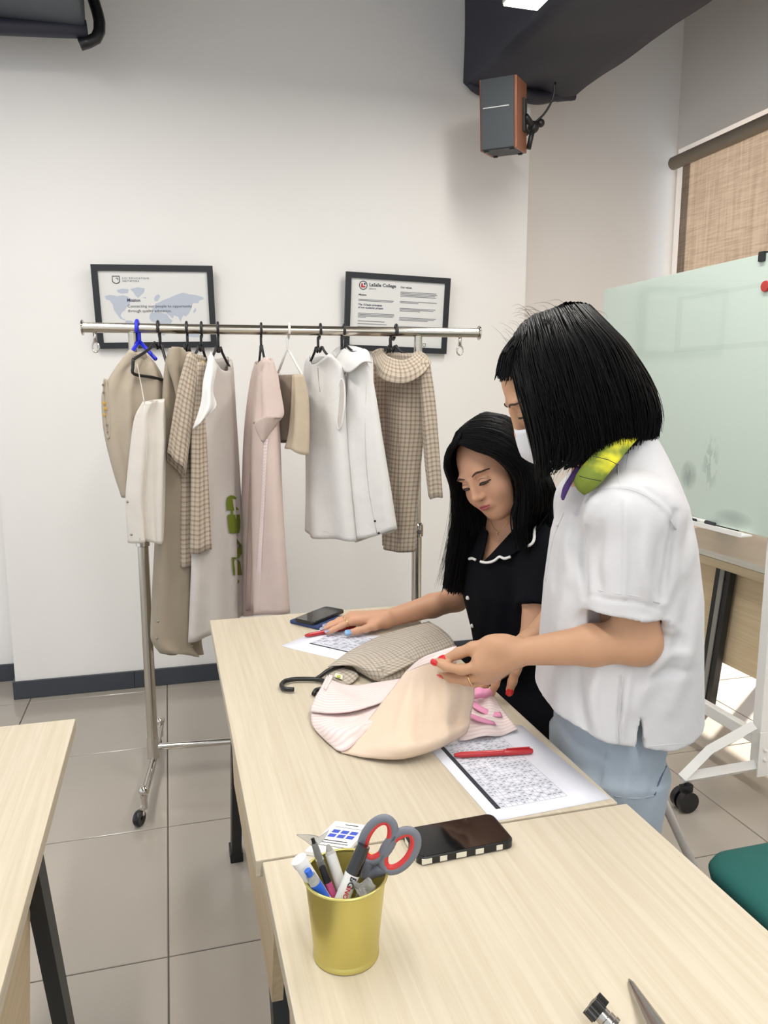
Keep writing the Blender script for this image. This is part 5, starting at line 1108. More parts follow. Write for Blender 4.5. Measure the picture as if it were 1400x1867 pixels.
def add_folds(V, Q, folds):
    """cloth folds as ridges (+) and valleys (-) along measured lines; (points, width px, height m)"""
    nrm = normals_of(V, Q); P = proj_np(V); view = V-np.array((0, 0, CAM_H)); front = np.clip(-(nrm*view).sum(1)/np.linalg.norm(view, axis=1)*3, 0, 1)
    D = np.zeros(len(V))
    for pts, w, hgt in folds:
        c = np.array(cr([np.array(p, float) for p in pts], 24)); best = np.full(len(V), 1e9); tt = np.zeros(len(V))
        box = (P[:, 0] > c[:, 0].min()-4*w) & (P[:, 0] < c[:, 0].max()+4*w) & (P[:, 1] > c[:, 1].min()-4*w) & (P[:, 1] < c[:, 1].max()+4*w)
        ix = np.where(box)[0]; p = P[ix]; bb = np.full(len(ix), 1e9); tb_ = np.zeros(len(ix))
        for i in range(len(c)-1):
            a, b = c[i], c[i+1]; ab = b-a; t = np.clip(((p-a) @ ab)/(ab @ ab+1e-9), 0, 1); d2 = ((p-a-t[:, None]*ab)**2).sum(1); u_ = d2 < bb; bb[u_] = d2[u_]; tb_[u_] = (i+t[u_])/(len(c)-1)
        D[ix] += hgt*np.exp(-bb/(2*w*w))*np.sin(np.clip(tb_*0.9+0.05, 0, 1)*PI)**0.6
    return V+nrm*(D*front)[:, None]
def bvh_of(V, Q): return BVHTree.FromPolygons([tuple(v) for v in V], [tuple(int(i) for i in q) for q in Q])
def hit(bvh, px, py, off=0.0):
    a = Vector(ray(px, py)).normalized(); o = Vector((0, 0, CAM_H)); loc, n, i, d = bvh.ray_cast(o, a)
    if loc is None: return None
    return loc-a*off
def on_skin(name, bvh, pts, r, m, parent, n=20, off=0.0, taper=True, flat=1.0):
    P = [hit(bvh, x, y, off) for x, y in cr(pts, n)]; P = [p for p in P if p is not None]
    if len(P) < 3: return None
    for _ in range(3): P = [P[0]]+[(P[i-1]+P[i]*2+P[i+1])/4 for i in range(1, len(P)-1)]+[P[-1]]
    k = len(P); rs = [r*(0.35+0.65*math.sin(PI*min(1, max(0, i/(k-1))))**0.6) if taper else r for i in range(k)]
    return MB().tube(P, rs, 8).build(name, m, parent, True)
# ------------------------------------------------------------------ head in its own frame: x to the person's left, y forward, z up
def add_head(f, c, M, s=1.0):
    c = np.array(c, float); M = np.array(M, float)
    def L(x, y, z): return c+M @ (np.array((x, y, z))*s)
    e = lambda x, y, z, a, b, g, k=0.012, op='u': f.ell(L(x, y, z), np.array((a, b, g))*s, M, k*s, op)
    e(0, -0.012, 0.028, 0.074, 0.094, 0.088, 0.01)                 # skull
    e(0, 0.026, -0.030, 0.062, 0.062, 0.078, 0.03)                 # face
    e(0, 0.038, -0.075, 0.050, 0.044, 0.038, 0.025)                # jaw
    e(0, 0.063, -0.094, 0.024, 0.018, 0.015, 0.022)                # chin
    for sx in (-1, 1):
        e(sx*0.041, 0.050, -0.036, 0.027, 0.028, 0.028, 0.022)     # cheek
        e(sx*0.029, 0.0765, 0.026, 0.018, 0.010, 0.006, 0.016)      # brow
        e(sx*0.031, 0.094, 0.004, 0.017, 0.012, 0.009, 0.014, 's') # socket
        e(sx*0.031, 0.0745, 0.002, 0.0155, 0.0135, 0.0125, 0.004)  # eye under its lid
        e(sx*0.072, -0.008, -0.012, 0.008, 0.018, 0.028, 0.006)    # ear
    f.cone(L(0, 0.086, 0.012), L(0, 0.101, -0.026), 0.006*s, 0.0085*s, 0.014*s)   # nose bridge
    e(0, 0.100, -0.030, 0.0105, 0.0105, 0.009, 0.008)
    for sx in (-1, 1): e(sx*0.0115, 0.092, -0.033, 0.0075, 0.009, 0.0065, 0.006)
    e(0, 0.082, -0.058, 0.022, 0.012, 0.014, 0.012)                # mouth mound
    e(0, 0.0935, -0.0545, 0.0165, 0.0055, 0.0038, 0.004)           # upper lip
    e(0, 0.0925, -0.0635, 0.0145, 0.0060, 0.0046, 0.004)           # lower lip
    e(0, 0.1000, -0.0588, 0.016, 0.0055, 0.0011, 0.003, 's')
    return L
def basis(fwd, roll=0.0):
    y = Vector(fwd).normalized(); z = Vector((0, 0, 1)); z = (z-y*z.dot(y)).normalized(); x = z.cross(y)*-1.0
    x = y.cross(z)*-1.0                                            # person's left
    R = Matrix.Rotation(math.radians(roll), 3, y); x = R @ x; z = R @ z
    return np.array(((x.x, y.x, z.x), (x.y, y.y, z.y), (x.z, y.z, z.z)))
def finger(f, pts, r0=0.0085, r1=0.0065, k=0.006):
    P = [np.array(p) for p in pts]; n = len(P); f.chain(P, [r0+(r1-r0)*i/(n-1) for i in range(n)], k)
def nail(name, p_tip, p_prev, m, parent, r=0.0058, up=None, fr=0.0062, ln=1.25):
    """nail plate near a finger tip, on the side given by up"""
    p_tip, p_prev = Vector(p_tip), Vector(p_prev); d = (p_tip-p_prev).normalized(); u_ = Vector(up); u_ = (u_-d*u_.dot(d)).normalized(); s_ = d.cross(u_)
    G = []
    for a in np.linspace(-0.9, 1.0, 9):
        w = r*math.sqrt(max(0.05, 1-abs(a)**3.2)); row = []
        for b in np.linspace(-1, 1, 7): row.append(p_tip + d*(a*r*ln+0.001) + s_*(b*w) + u_*(fr*math.sqrt(max(0, 1-(b*w/fr*0.72)**2)) - 0.0010*max(0, a)**2))
        G.append(row)
    return grid_mesh(name, G, m, parent, 0.0008)
def ring_on(name, p, d, r, m, parent, w=0.0013):
    d = Vector(d).normalized(); q = Vector((0, 0, 1)).rotation_difference(d); p = Vector(p)
    return MB().tube([p+q @ Vector((r*math.cos(t), r*math.sin(t), 0)) for t in np.linspace(0, 2*PI, 28)[:-1]], [(w, w*1.3)]*27, 8, closed=True).build(name, m, parent, True)
def strands(name, guides, n, m, parent, r=0.003, seed=1, jit=0.006, npt=16, layers=((0.0, 1.0),), sides=3, tipvar=0.08, wob=0.003):
    """hair locks between neighbouring guide curves (rows of world points)"""
    rng = np.random.RandomState(seed); Gd = np.array([[np.array(p) for p in cr(g_, npt)] for g_ in guides])
    u_ = rng.rand(n)*(len(Gd)-1); a = np.minimum(u_.astype(int), len(Gd)-2); w = (u_-a)[:, None, None]
    P = Gd[a]*(1-w)+Gd[a+1]*w
    cut = 1-rng.rand(n)**2*tipvar; t = np.linspace(0, 1, npt)[None]*cut[:, None]*(npt-1); k0 = np.minimum(npt-2, t.astype(int)); tw = (t-k0)[:, :, None]; ii = np.arange(n)[:, None]
    P = P[ii, k0]*(1-tw)+P[ii, k0+1]*tw
    q = np.linspace(0, 1, npt)[None, :, None]; vd = P-np.array((0, 0, CAM_H)); vd /= np.linalg.norm(vd, axis=2, keepdims=True)
    lay = np.array(layers)[np.arange(n) % len(layers)]; ph = rng.rand(n, 1, 1)*6.28; fr = 1+rng.rand(n, 1, 1)*1.5
    P = P+rng.randn(n, 1, 3)*jit*np.minimum(1, 0.25+q)+vd*lay[:, 0][:, None, None]+wob*np.sin(fr*PI*q+ph)*q*np.concatenate([np.cos(ph), np.sin(ph), 0*ph], 2)
    T = np.gradient(P, axis=1); T /= np.linalg.norm(T, axis=2, keepdims=True)+1e-9; up = np.array((0.37, 0.25, 0.9)); nn = up-T*(T @ up)[:, :, None]; nn /= np.linalg.norm(nn, axis=2, keepdims=True)+1e-9; bb = np.cross(T, nn)
    rr = (r*lay[:, 1][:, None]*(1-0.75*q[:, :, 0]**3)*(0.7+0.3*np.minimum(1, q[:, :, 0]*5)))[:, :, None]
    V = np.stack([P+nn*rr*math.cos(2*PI*s_/sides)+bb*rr*math.sin(2*PI*s_/sides) for s_ in range(sides)], 2).reshape(-1, 3)
    base = (np.arange(n)[:, None, None]*npt+np.arange(npt-1)[None, :, None])*sides; s0 = np.arange(sides)[None, None]; s1 = (s0+1) % sides
    Q = np.stack([base+s0, base+s1, base+sides+s1, base+sides+s0], 3).reshape(-1, 4)
    o, _ = np_mesh(name, V, Q, m, parent, 0); o['kind'] = 'stuff'; return o
def skin_material(name, rgb):
    m = mat(name, rgb, 0.5, noise=0.05, nscale=30, bump=0.08, bscale=500, spec=0.35)
    b = m.node_tree.nodes['Principled BSDF']; b.inputs['Subsurface Weight'].default_value = 0.12; b.inputs['Subsurface Radius'].default_value = (0.012, 0.005, 0.003); b.inputs['Subsurface Scale'].default_value = 0.5
    return m
skin_b_m = skin_material('skin_warm', (190, 147, 116)); skin_a_m = skin_material('skin_tan', (196, 150, 122))
hair_m = mat('black_hair', (6, 6, 8), 0.45, spec=0.2); hair_base_m = mat('black_hair_under', (6, 6, 7), 0.8, spec=0.05)
lash_m = mat('lash', (26, 20, 20), 0.7); brow_m = mat('brow', (62, 46, 40), 0.8); lip_m = mat('lips', (166, 84, 86), 0.45); eye_w_m = mat('eye_white', (200, 190, 184), 0.3); iris_m = mat('iris', (30, 22, 18), 0.2)
red_nail_m = mat('red_nail', (206, 30, 36), 0.18, coat=0.5); blue_nail_m = mat('blue_nail', (120, 160, 200), 0.2, coat=0.4); grey_nail_m = mat('grey_nail', (140, 140, 160), 0.25)
silver_m = mat('silver', (220, 218, 214), 0.15, 1.0); gold_ring_m = mat('gold_ring', (226, 196, 140), 0.18, 1.0)
# ================================================================== standing woman in the white shirt
wb = empty('person', (0.80, 1.25, 0), 'standing person with black bob, white shirt and face mask lifting pink cloth', 'person')
fB = Vector((-0.96, 0.28)).normalized(); lB = Vector((-fB.y, fB.x))
HC = np.array(pF(1014, 706, 1.40)); HM = basis((fB.x*math.cos(math.radians(38)), fB.y*math.cos(math.radians(38)), -math.sin(math.radians(38))))
f = Field((0.36, 0.93, -0.0), (1.12, 1.66, 1.60), 0.0031)
HL = add_head(f, HC, HM, 1.0)
NB = np.array((0.775, 1.262, 1.245)); f.cone(HC+HM @ np.array((0, -0.025, -0.05)), NB, 0.046, 0.054, 0.03)
f.trunk([(0.80, 0.805, 1.252, 0.085, 0.14), (0.95, 0.80, 1.254, 0.08, 0.12), (1.08, 0.795, 1.256, 0.095, 0.14), (1.19, 0.79, 1.26, 0.08, 0.15), (1.25, 0.78, 1.262, 0.05, 0.08)], fB, 0.03)
f.trunk([(0.66, 0.795, 1.255, 0.062, 0.125), (0.82, 0.803, 1.255, 0.072, 0.125)], fB, 0.03)
SHL = np.array(pF(1158, 940, 1.275)); ELL = np.array(pF(1160, 1168, 1.255)); WRL = np.array(pF(938, 1190, 1.325))
f.chain([SHL, SHL*0.5+ELL*0.5, ELL], [0.045, 0.041, 0.037], 0.02)
f.cone(ELL, ELL*0.65+WRL*0.35, 0.0365, 0.0350, 0.02); f.cone(ELL*0.65+WRL*0.35, WRL, 0.0350, 0.0225, 0.012)
f.ell(ELL+np.array((0.008, 0, -0.006)), (0.034, 0.034, 0.033), None, 0.015)
# left hand: palm, thumb and four fingers closed on the cloth
Lh = {'t': [(893, 1176, 1.335), (862, 1182, 1.34), (836, 1191, 1.352), (810, 1203, 1.362)], 'i': [(876, 1215, 1.325), (842, 1221, 1.33), (815, 1216, 1.345), (795, 1207, 1.358)],
      'm': [(880, 1229, 1.335), (850, 1240, 1.342), (824, 1237, 1.358), (806, 1229, 1.37)], 'r': [(888, 1234, 1.35), (862, 1243, 1.362), (840, 1238, 1.38), (824, 1228, 1.39)], 'p': [(898, 1234, 1.366), (876, 1240, 1.38), (856, 1234, 1.39), (842, 1226, 1.40)]}
Lh = {k: [np.array(pF(*q)) for q in v] for k, v in Lh.items()}
for k, r in (('i', 0.0155), ('m', 0.015), ('r', 0.0145), ('p', 0.013)): f.cone(WRL, Lh[k][0], 0.021, r, 0.012)
f.cone(np.array(pF(918, 1176, 1.325)), Lh['t'][0], 0.020, 0.018, 0.014); f.cone(np.array(pF(905, 1180, 1.325)), np.array(pF(878, 1200, 1.33)), 0.019, 0.017, 0.012)
finger(f, Lh['t'], 0.0135, 0.0085); finger(f, Lh['i'], 0.0105, 0.0070); finger(f, Lh['m'], 0.0105, 0.0070); finger(f, Lh['r'], 0.0098, 0.0066); finger(f, Lh['p'], 0.0085, 0.0058)
# right arm and hand, reaching down to the cloth beyond
SHR = np.array((0.822, 1.41, 1.17)); ELR = np.array((0.89, 1.50, 0.955)); WRR = np.array(pF(966, 1172, 1.555))
f.chain([SHR, SHR*0.5+ELR*0.5, ELR], [0.047, 0.042, 0.038], 0.02); f.cone(ELR, ELR*0.6+WRR*0.4, 0.038, 0.036, 0.02); f.cone(ELR*0.6+WRR*0.4, WRR, 0.036, 0.0245, 0.012)
Rh = {'t': [(952, 1196, 1.535), (940, 1222, 1.535), (934, 1243, 1.54), (929, 1258, 1.545)], 'i': [(925, 1202, 1.55), (911, 1226, 1.55), (903, 1248, 1.555), (896, 1266, 1.56)],
      'm': [(913, 1204, 1.57), (897, 1228, 1.57), (884, 1250, 1.575), (873, 1264, 1.58)], 'r': [(906, 1200, 1.585), (890, 1222, 1.585), (877, 1242, 1.59), (866, 1256, 1.595)], 'p': [(902, 1196, 1.60), (888, 1214, 1.60), (876, 1230, 1.605), (868, 1244, 1.61)]}
Rh = {k: [np.array(pF(*q)) for q in v] for k, v in Rh.items()}
for k, r in (('t', 0.013), ('i', 0.0145), ('m', 0.014), ('r', 0.0135), ('p', 0.012)): f.cone(WRR, Rh[k][0], 0.020, r, 0.012)
finger(f, Rh['t'], 0.0115, 0.0085); finger(f, Rh['i'], 0.0100, 0.0070); finger(f, Rh['m'], 0.0100, 0.0070); finger(f, Rh['r'], 0.0095, 0.0066); finger(f, Rh['p'], 0.0085, 0.0058)
# legs and feet
for sd in (-1, 1):
    hp = np.array((0.800+lB.x*0.075*sd, 1.255+lB.y*0.075*sd, 0.72)); kn_ = hp+np.array((-0.008, 0, -0.31)); an = np.array((hp[0]+0.008, hp[1], 0.075))
    f.chain([hp, kn_, an], [0.058, 0.046, 0.034], 0.02); f.cone(an+np.array((0.02, 0, -0.04)), an+np.array((fB.x*0.16, fB.y*0.16, -0.052)), 0.033, 0.022, 0.02)
V, Q = f.mesh(); body, V = np_mesh('body', V, Q, skin_b_m, wb); bvB = bvh_of(V, Q)
cv = Vector((-SY, -CY, 0.25))
nail('fingernail', Lh['t'][3], Lh['t'][2], red_nail_m, wb, 0.0075, (-0.3, -0.6, 0.55), 0.0090); nail('fingernail', Lh['i'][3], Lh['i'][2], red_nail_m, wb, 0.0060, (-0.4, -0.9, 0.0), 0.0074); nail('fingernail', Lh['m'][3], Lh['m'][2], red_nail_m, wb, 0.0058, (-0.4, -0.5, -0.6), 0.0074)
nail('fingernail', Rh['t'][3], Rh['t'][2], red_nail_m, wb, 0.0078, (-0.3, -0.95, 0.1), 0.0088); nail('fingernail', Rh['i'][3], Rh['i'][2], red_nail_m, wb, 0.0058, (-0.8, -0.1, 0.5), 0.0074); nail('fingernail', Rh['m'][3], Rh['m'][2], red_nail_m, wb, 0.0058, (-0.8, -0.2, 0.5), 0.0074); nail('fingernail', Rh['r'][3], Rh['r'][2], red_nail_m, wb, 0.0055, (-0.8, -0.2, 0.5), 0.0070)
ring_on('finger_ring', Lh['m'][0]*0.25+Lh['m'][1]*0.75, Lh['m'][1]-Lh['m'][0], 0.0114, gold_ring_m, wb, 0.0011); ring_on('finger_ring', Rh['i'][0]*0.35+Rh['i'][1]*0.65, Rh['i'][1]-Rh['i'][0], 0.0112, silver_m, wb, 0.002)
# face details and the mask
def HLv(*a): return Vector(HL(*a))
def face_line(bv, Lf, M, parent, name, pts, r, m, n=14, off=0.0006):
    P = []; y_ = Vector(M[:, 1])
    for x, z in cr(pts, n):
        l_, nn, i_, d_ = bv.ray_cast(Vector(Lf(x, 0.16, z)), -y_)
        if l_ is not None: P.append(l_+y_*off)
    k = len(P); return MB().tube(P, [r*(0.4+0.6*math.sin(PI*i/(k-1))) for i in range(k)], 8).build(name, m, parent, True)
for sx in (-1, 1):
    face_line(bvB, HL, HM, wb, 'eyebrow', [(sx*0.014, 0.0235), (sx*0.030, 0.0285), (sx*0.044, 0.0265), (sx*0.052, 0.0195)], 0.0022, brow_m)
    face_line(bvB, HL, HM, wb, 'eyelashes', [(sx*0.0165, -0.0045), (sx*0.024, -0.0005), (sx*0.034, 0.0005), (sx*0.043, -0.002), (sx*0.0485, -0.0045)], 0.0018, lash_m)
mask_m = mat('mask_white', (214, 216, 222), 0.8, bump=0.2, bscale=300)
G_ = []
for j in range(13):
    w_ = -1+2*j/12; row = []
    for i in range(15):
        a = -1+2*i/14; th = a*1.15
        yy = 0.040+0.072*math.cos(th)*(1-0.12*w_*w_)+0.010*math.exp(-a*a*9)*(1-abs(w_)); row.append(HLv(0.074*math.sin(th), yy-0.012*(w_ < 0)*w_*w_, -0.062+0.048*w_*(1-0.25*abs(a))))
    G_.append(row)
grid_mesh('face_mask', G_, mask_m, wb, 0.002)
# ---------------- shirt
shirt_m = cloth('white_shirt_cotton', (203, 203, 206), rough=0.85)
g = Field((0.52, 0.97, 0.60), (1.08, 1.60, 1.32), 0.0036)
g.trunk([(0.60, 0.822, 1.258, 0.162, 0.205), (0.75, 0.816, 1.256, 0.154, 0.195), (0.90, 0.815, 1.255, 0.144, 0.185), (1.02, 0.815, 1.256, 0.138, 0.178), (1.12, 0.812, 1.258, 0.124, 0.172), (1.19, 0.812, 1.26, 0.106, 0.164), (1.235, 0.812, 1.262, 0.090, 0.135), (1.275, 0.815, 1.262, 0.070, 0.095), (1.305, 0.818, 1.262, 0.052, 0.066)], fB, 0.03)
SA = np.array(pF(1160, 948, 1.275)); SB = np.array(pF(1139, 1116, 1.262)); g.cone(SA, SB, 0.072, 0.066, 0.035, flat=True)
g.ell(SA+np.array((0.0, 0.02, 0.012)), (0.075, 0.07, 0.055), None, 0.035)
SAr = np.array((0.825, 1.40, 1.165)); SBr = np.array((0.875, 1.475, 1.005)); g.cone(SAr, SBr, 0.068, 0.064, 0.035, flat=True)
d_ = (SB-SA)/np.linalg.norm(SB-SA); g.cone(SB-d_*0.03, SB+d_*0.02, 0.058, 0.060, 0, 's'); d2 = (SBr-SAr)/np.linalg.norm(SBr-SAr); g.cone(SBr-d2*0.03, SBr+d2*0.02, 0.056, 0.058, 0, 's')
# neck opening, hem with side slit
g.cone(NB+np.array((0.0, 0, -0.02)), HC+np.array((0.03, 0, -0.06)), 0.050, 0.056, 0.006, 's')
HEM = 0.792
def below_hem(X, Y, Z):
    s_ = (X-0.818)*fB.x+(Y-1.257)*fB.y                      # forward position on the body
    h_ = HEM+np.clip(s_-0.06, 0, 1)*0.30-0.010*np.exp(-((s_+0.05)/0.05)**2)
    side_ = -(X-0.818)*fB.y+(Y-1.257)*fB.x                  # towards the left arm
    slit = np.where((np.abs(s_-0.012) < 0.0015+0.10*np.clip(HEM+0.05-Z, 0, 1)) & (side_ > 0.1), HEM+0.05, 0.0)
    return Z-np.maximum(h_, slit)
g.apply(below_hem, (0.5, 0.95, 0.55), (1.1, 1.62, 0.88), 0, 's')
# hollow from below
g.trunk([(0.60, 0.816, 1.256, 0.144, 0.180), (0.83, 0.816, 1.256, 0.139, 0.178)], fB, 0.0, 's')
V, Q = g.mesh()
folds = [([(1262, 985), (1235, 1080), (1205, 1180), (1160, 1290)], 13, 0.007), ([(1240, 1060), (1200, 1160), (1165, 1240)], 9, -0.006), ([(1272, 1080), (1255, 1180), (1225, 1290)], 12, 0.006), ([(1190, 1215), (1215, 1195), (1250, 1190)], 9, 0.005), ([(1180, 1240), (1215, 1225), (1255, 1222)], 8, -0.005),
         ([(1033, 1060), (1022, 1180), (1018, 1330)], 11, 0.006), ([(1052, 1230), (1058, 1290), (1070, 1350)], 8, -0.005), ([(1000, 1100), (985, 1200), (985, 1310)], 9, -0.004), ([(1090, 1215), (1082, 1280), (1095, 1350)], 9, 0.005), ([(1150, 1220), (1140, 1290), (1132, 1345)], 6, 0.004),
         ([(1140, 912), (1141, 1000), (1138, 1090)], 4, 0.004), ([(1095, 960), (1085, 1030), (1092, 1085)], 9, -0.006), ([(1178, 960), (1172, 1030), (1180, 1090)], 10, 0.005), ([(1205, 980), (1197, 1050), (1200, 1110)], 7, -0.006), ([(1232, 935), (1222, 1010), (1212, 1090)], 6, -0.012),
         ([(1063, 960), (1062, 1030), (1066, 1088)], 5, -0.010), ([(1065, 905), (1100, 888), (1160, 893), (1215, 930), (1235, 965)], 3, 0.0022), ([(1150, 880), (1190, 890), (1215, 915)], 8, 0.004), ([(1090, 900), (1075, 930), (1060, 985)], 7, 0.005), ([(1045, 940), (1035, 1000), (1040, 1060)], 9, 0.005), ([(1030, 930), (1012, 1000), (1010, 1060)], 7, -0.004),
         ([(1133, 1235), (1130, 1300), (1128, 1366)], 2.5, -0.006), ([(1120, 1205), (1150, 1206), (1190, 1200)], 7, -0.004), ([(1150, 1130), (1190, 1140), (1240, 1150)], 8, 0.004), ([(1072, 1083), (1110, 1093), (1160, 1098), (1205, 1112)], 2.5, -0.0022), ([(1055, 1140), (1040, 1190), (1045, 1240)], 9, 0.004)]
_, V = None, V
V2 = V.copy()
for it in range(2): V2 = add_folds(V2, Q, [(p, w*0.85, h_*0.85) for p, w, h_ in folds])
sh_o, V2 = np_mesh('shirt', V2, Q, shirt_m, wb, 2); bvS = bvh_of(V2, Q)
for nm, pts, r in (('shoulder_seam', [(1062, 912), (1100, 890), (1160, 895), (1205, 925), (1232, 965)], 0.0012), ('yoke_seam', [(1130, 815), (1126, 850), (1130, 888)], 0.0010), ('side_seam', [(1134, 1235), (1131, 1300), (1129, 1364)], 0.0012), ('sleeve_hem_stitch', [(1072, 1072), (1110, 1080), (1160, 1087), (1203, 1100)], 0.0008), ('hem_stitch', [(975, 1310), (1010, 1342), (1060, 1354), (1110, 1360)], 0.0008), ('hem_stitch', [(1140, 1362), (1190, 1360), (1262, 1354)], 0.0008), ('placket', [(1028, 935), (1008, 985), (995, 1060)], 0.0015)):
    on_skin(nm, bvS, pts, r, shirt_m, sh_o, 20, 0.0, False)
p = hit(bvS, 1017, 957, 0.002)
if p: MB().sphere(p, 0.004, 10, 6).build('button', shirt_m, sh_o, True)
# lime collar with a purple underside
def collar_material():
    m = bpy.data.materials.new('lime_tie_dye'); m.use_nodes = True; nt = m.node_tree; b = nt.nodes['Principled BSDF']; b.inputs['Roughness'].default_value = 0.75
    tc = N(nt, 'ShaderNodeTexCoord'); n = N(nt, 'ShaderNodeTexNoise'); n.inputs['Scale'].default_value = 16; n.inputs['Detail'].default_value = 3; nt.links.new(tc.outputs['Object'], n.inputs['Vector'])
    r = N(nt, 'ShaderNodeValToRGB'); r.color_ramp.elements[0].position = 0.42; r.color_ramp.elements[0].color = (*lin((112, 128, 40)), 1); r.color_ramp.elements[1].position = 0.58; r.color_ramp.elements[1].color = (*lin((214, 208, 38)), 1)
    nt.links.new(n.outputs['Fac'], r.inputs[0]); nt.links.new(r.outputs[0], b.inputs['Base Color']); return m
lime_m = collar_material(); purple_m = mat('purple_cloth', (78, 50, 120), 0.8)
cl = [[(1178, 782, 1.40), (1152, 812, 1.30), (1122, 848, 1.262), (1092, 884, 1.256), (1066, 902, 1.275)], [(1160, 772, 1.39), (1130, 806, 1.295), (1100, 840, 1.264), (1070, 876, 1.26), (1054, 893, 1.275)], [(1140, 765, 1.385), (1108, 800, 1.31), (1080, 830, 1.285), (1056, 858, 1.28), (1046, 878, 1.29)]]
co_ = patch('collar', [[pF(*q) for q in r] for r in cl], lime_m, wb, 28, 10, 0.003)
MB().tube([pF(1128, 848, 1.263), pF(1108, 838, 1.247), pF(1082, 832, 1.270)], 0.0006, 5).build('collar_stitch', plastic_black_m, co_); MB().tube([pF(1096, 877, 1.254), pF(1074, 873, 1.243), pF(1056, 868, 1.262)], 0.0006, 5).build('collar_stitch', plastic_black_m, co_)
patch('collar_inside', [[pF(1060, 850, 1.325), pF(1046, 872, 1.330), pF(1034, 895, 1.340), pF(1026, 912, 1.35)], [pF(1050, 850, 1.33), pF(1040, 868, 1.34), pF(1028, 888, 1.35), pF(1024, 906, 1.36)]], purple_m, wb, 14, 5, 0.004)
# ---------------- trousers
tr_m = cloth('pale_blue_denim', (160, 172, 184), rough=0.9)
t = Field((0.60, 1.0, 0.06), (1.04, 1.52, 0.90), 0.0048)
t.trunk([(0.62, 0.792, 1.255, 0.078, 0.158), (0.74, 0.803, 1.255, 0.098, 0.160), (0.86, 0.814, 1.255, 0.108, 0.150)], fB, 0.03)
for sd in (-1, 1):
    hx, hy = 0.812+lB.x*0.085*sd, 1.255+lB.y*0.085*sd
    t.trunk([(0.10, hx, hy, 0.075, 0.075), (0.30, hx-0.016, hy, 0.070, 0.080), (0.50, hx-0.020, hy, 0.074, 0.084), (0.70, hx-0.010, hy, 0.088, 0.084)], fB, 0.03)
V, Q = t.mesh(); V = add_folds(V, Q, [([(1150, 1380), (1140, 1440), (1130, 1500)], 8, 0.005), ([(1085, 1370), (1088, 1420), (1100, 1470)], 9, -0.004), ([(1205, 1390), (1190, 1440), (1175, 1490)], 5, -0.005)])
tr_o, V = np_mesh('trousers', V, Q, tr_m, wb, 2); bvT = bvh_of(V, Q)
on_skin('pocket_seam', bvT, [(1226, 1375), (1208, 1410), (1193, 1450)], 0.0016, mat('denim_seam', (92, 106, 124), 0.9), tr_o, 14, 0.0, False); on_skin('knee_seam', bvT, [(1120, 1452), (1160, 1456), (1195, 1450)], 0.0012, tr_m, tr_o, 14, 0.0, False); on_skin('front_seam', bvT, [(1106, 1372), (1099, 1410), (1094, 1450)], 0.0010, tr_m, tr_o, 14, 0.0, False)
shoe_m = mat('white_canvas_shoe', (220, 218, 214), 0.8)
for sd in (-1, 1):
    hx, hy = 0.83+lB.x*0.088*sd, 1.255+lB.y*0.088*sd; s_ = Field((hx-0.26, hy-0.12, 0.0), (hx+0.12, hy+0.14, 0.14), 0.005)
    s_.cone((hx+0.03, hy, 0.045), (hx+fB.x*0.15, hy+fB.y*0.15, 0.035), 0.046, 0.040, 0.02); s_.cone((hx+0.03, hy, 0.045), (hx+0.02, hy, 0.10), 0.046, 0.045, 0.02); s_.half((hx, hy, 0.004), (0, 0, -1), (hx-0.3, hy-0.2, -0.1), (hx+0.2, hy+0.2, 0.02))
    Vv, Qq = s_.mesh(); np_mesh('shoe', Vv, Qq, shoe_m, wb, 1)
# ---------------- hair: bob falling forward over the face
hb = Field((0.50, 1.05, 1.18), (0.96, 1.48, 1.60), 0.005)
hb.ell(HC+HM @ np.array((0, -0.020, 0.030)), (0.074, 0.090, 0.086), HM, 0)
hb.apply(lambda X, Y, Z: np.maximum((((HC[0]-X)*-1)*HM[0, 1]+(Y-HC[1])*HM[1, 1]+(Z-HC[2])*HM[2, 1])*-1+0.058, (((X-HC[0])*HM[0, 2]+(Y-HC[1])*HM[1, 2]+(Z-HC[2])*HM[2, 2]))-0.062), (0.5, 1.05, 1.18), (0.96, 1.48, 1.6), 0.01, 's')
for pts, r in (([(1060, 640, 1.38), (1100, 700, 1.37), (1120, 780, 1.37)], (0.055, 0.048, 0.03)), ([(1090, 660, 1.42), (1130, 715, 1.415), (1150, 750, 1.415)], (0.036, 0.028, 0.018)), ([(1040, 690, 1.36), (1060, 760, 1.355), (1072, 800, 1.35)], (0.04, 0.035, 0.022)), ([(1080, 660, 1.44), (1115, 730, 1.45), (1125, 765, 1.45)], (0.05, 0.042, 0.03))):
    hb.chain([pF(*q) for q in pts], r, 0.03)
V, Q = hb.mesh(); hair_o, V = np_mesh('hair', V, Q, hair_base_m, wb, 2)
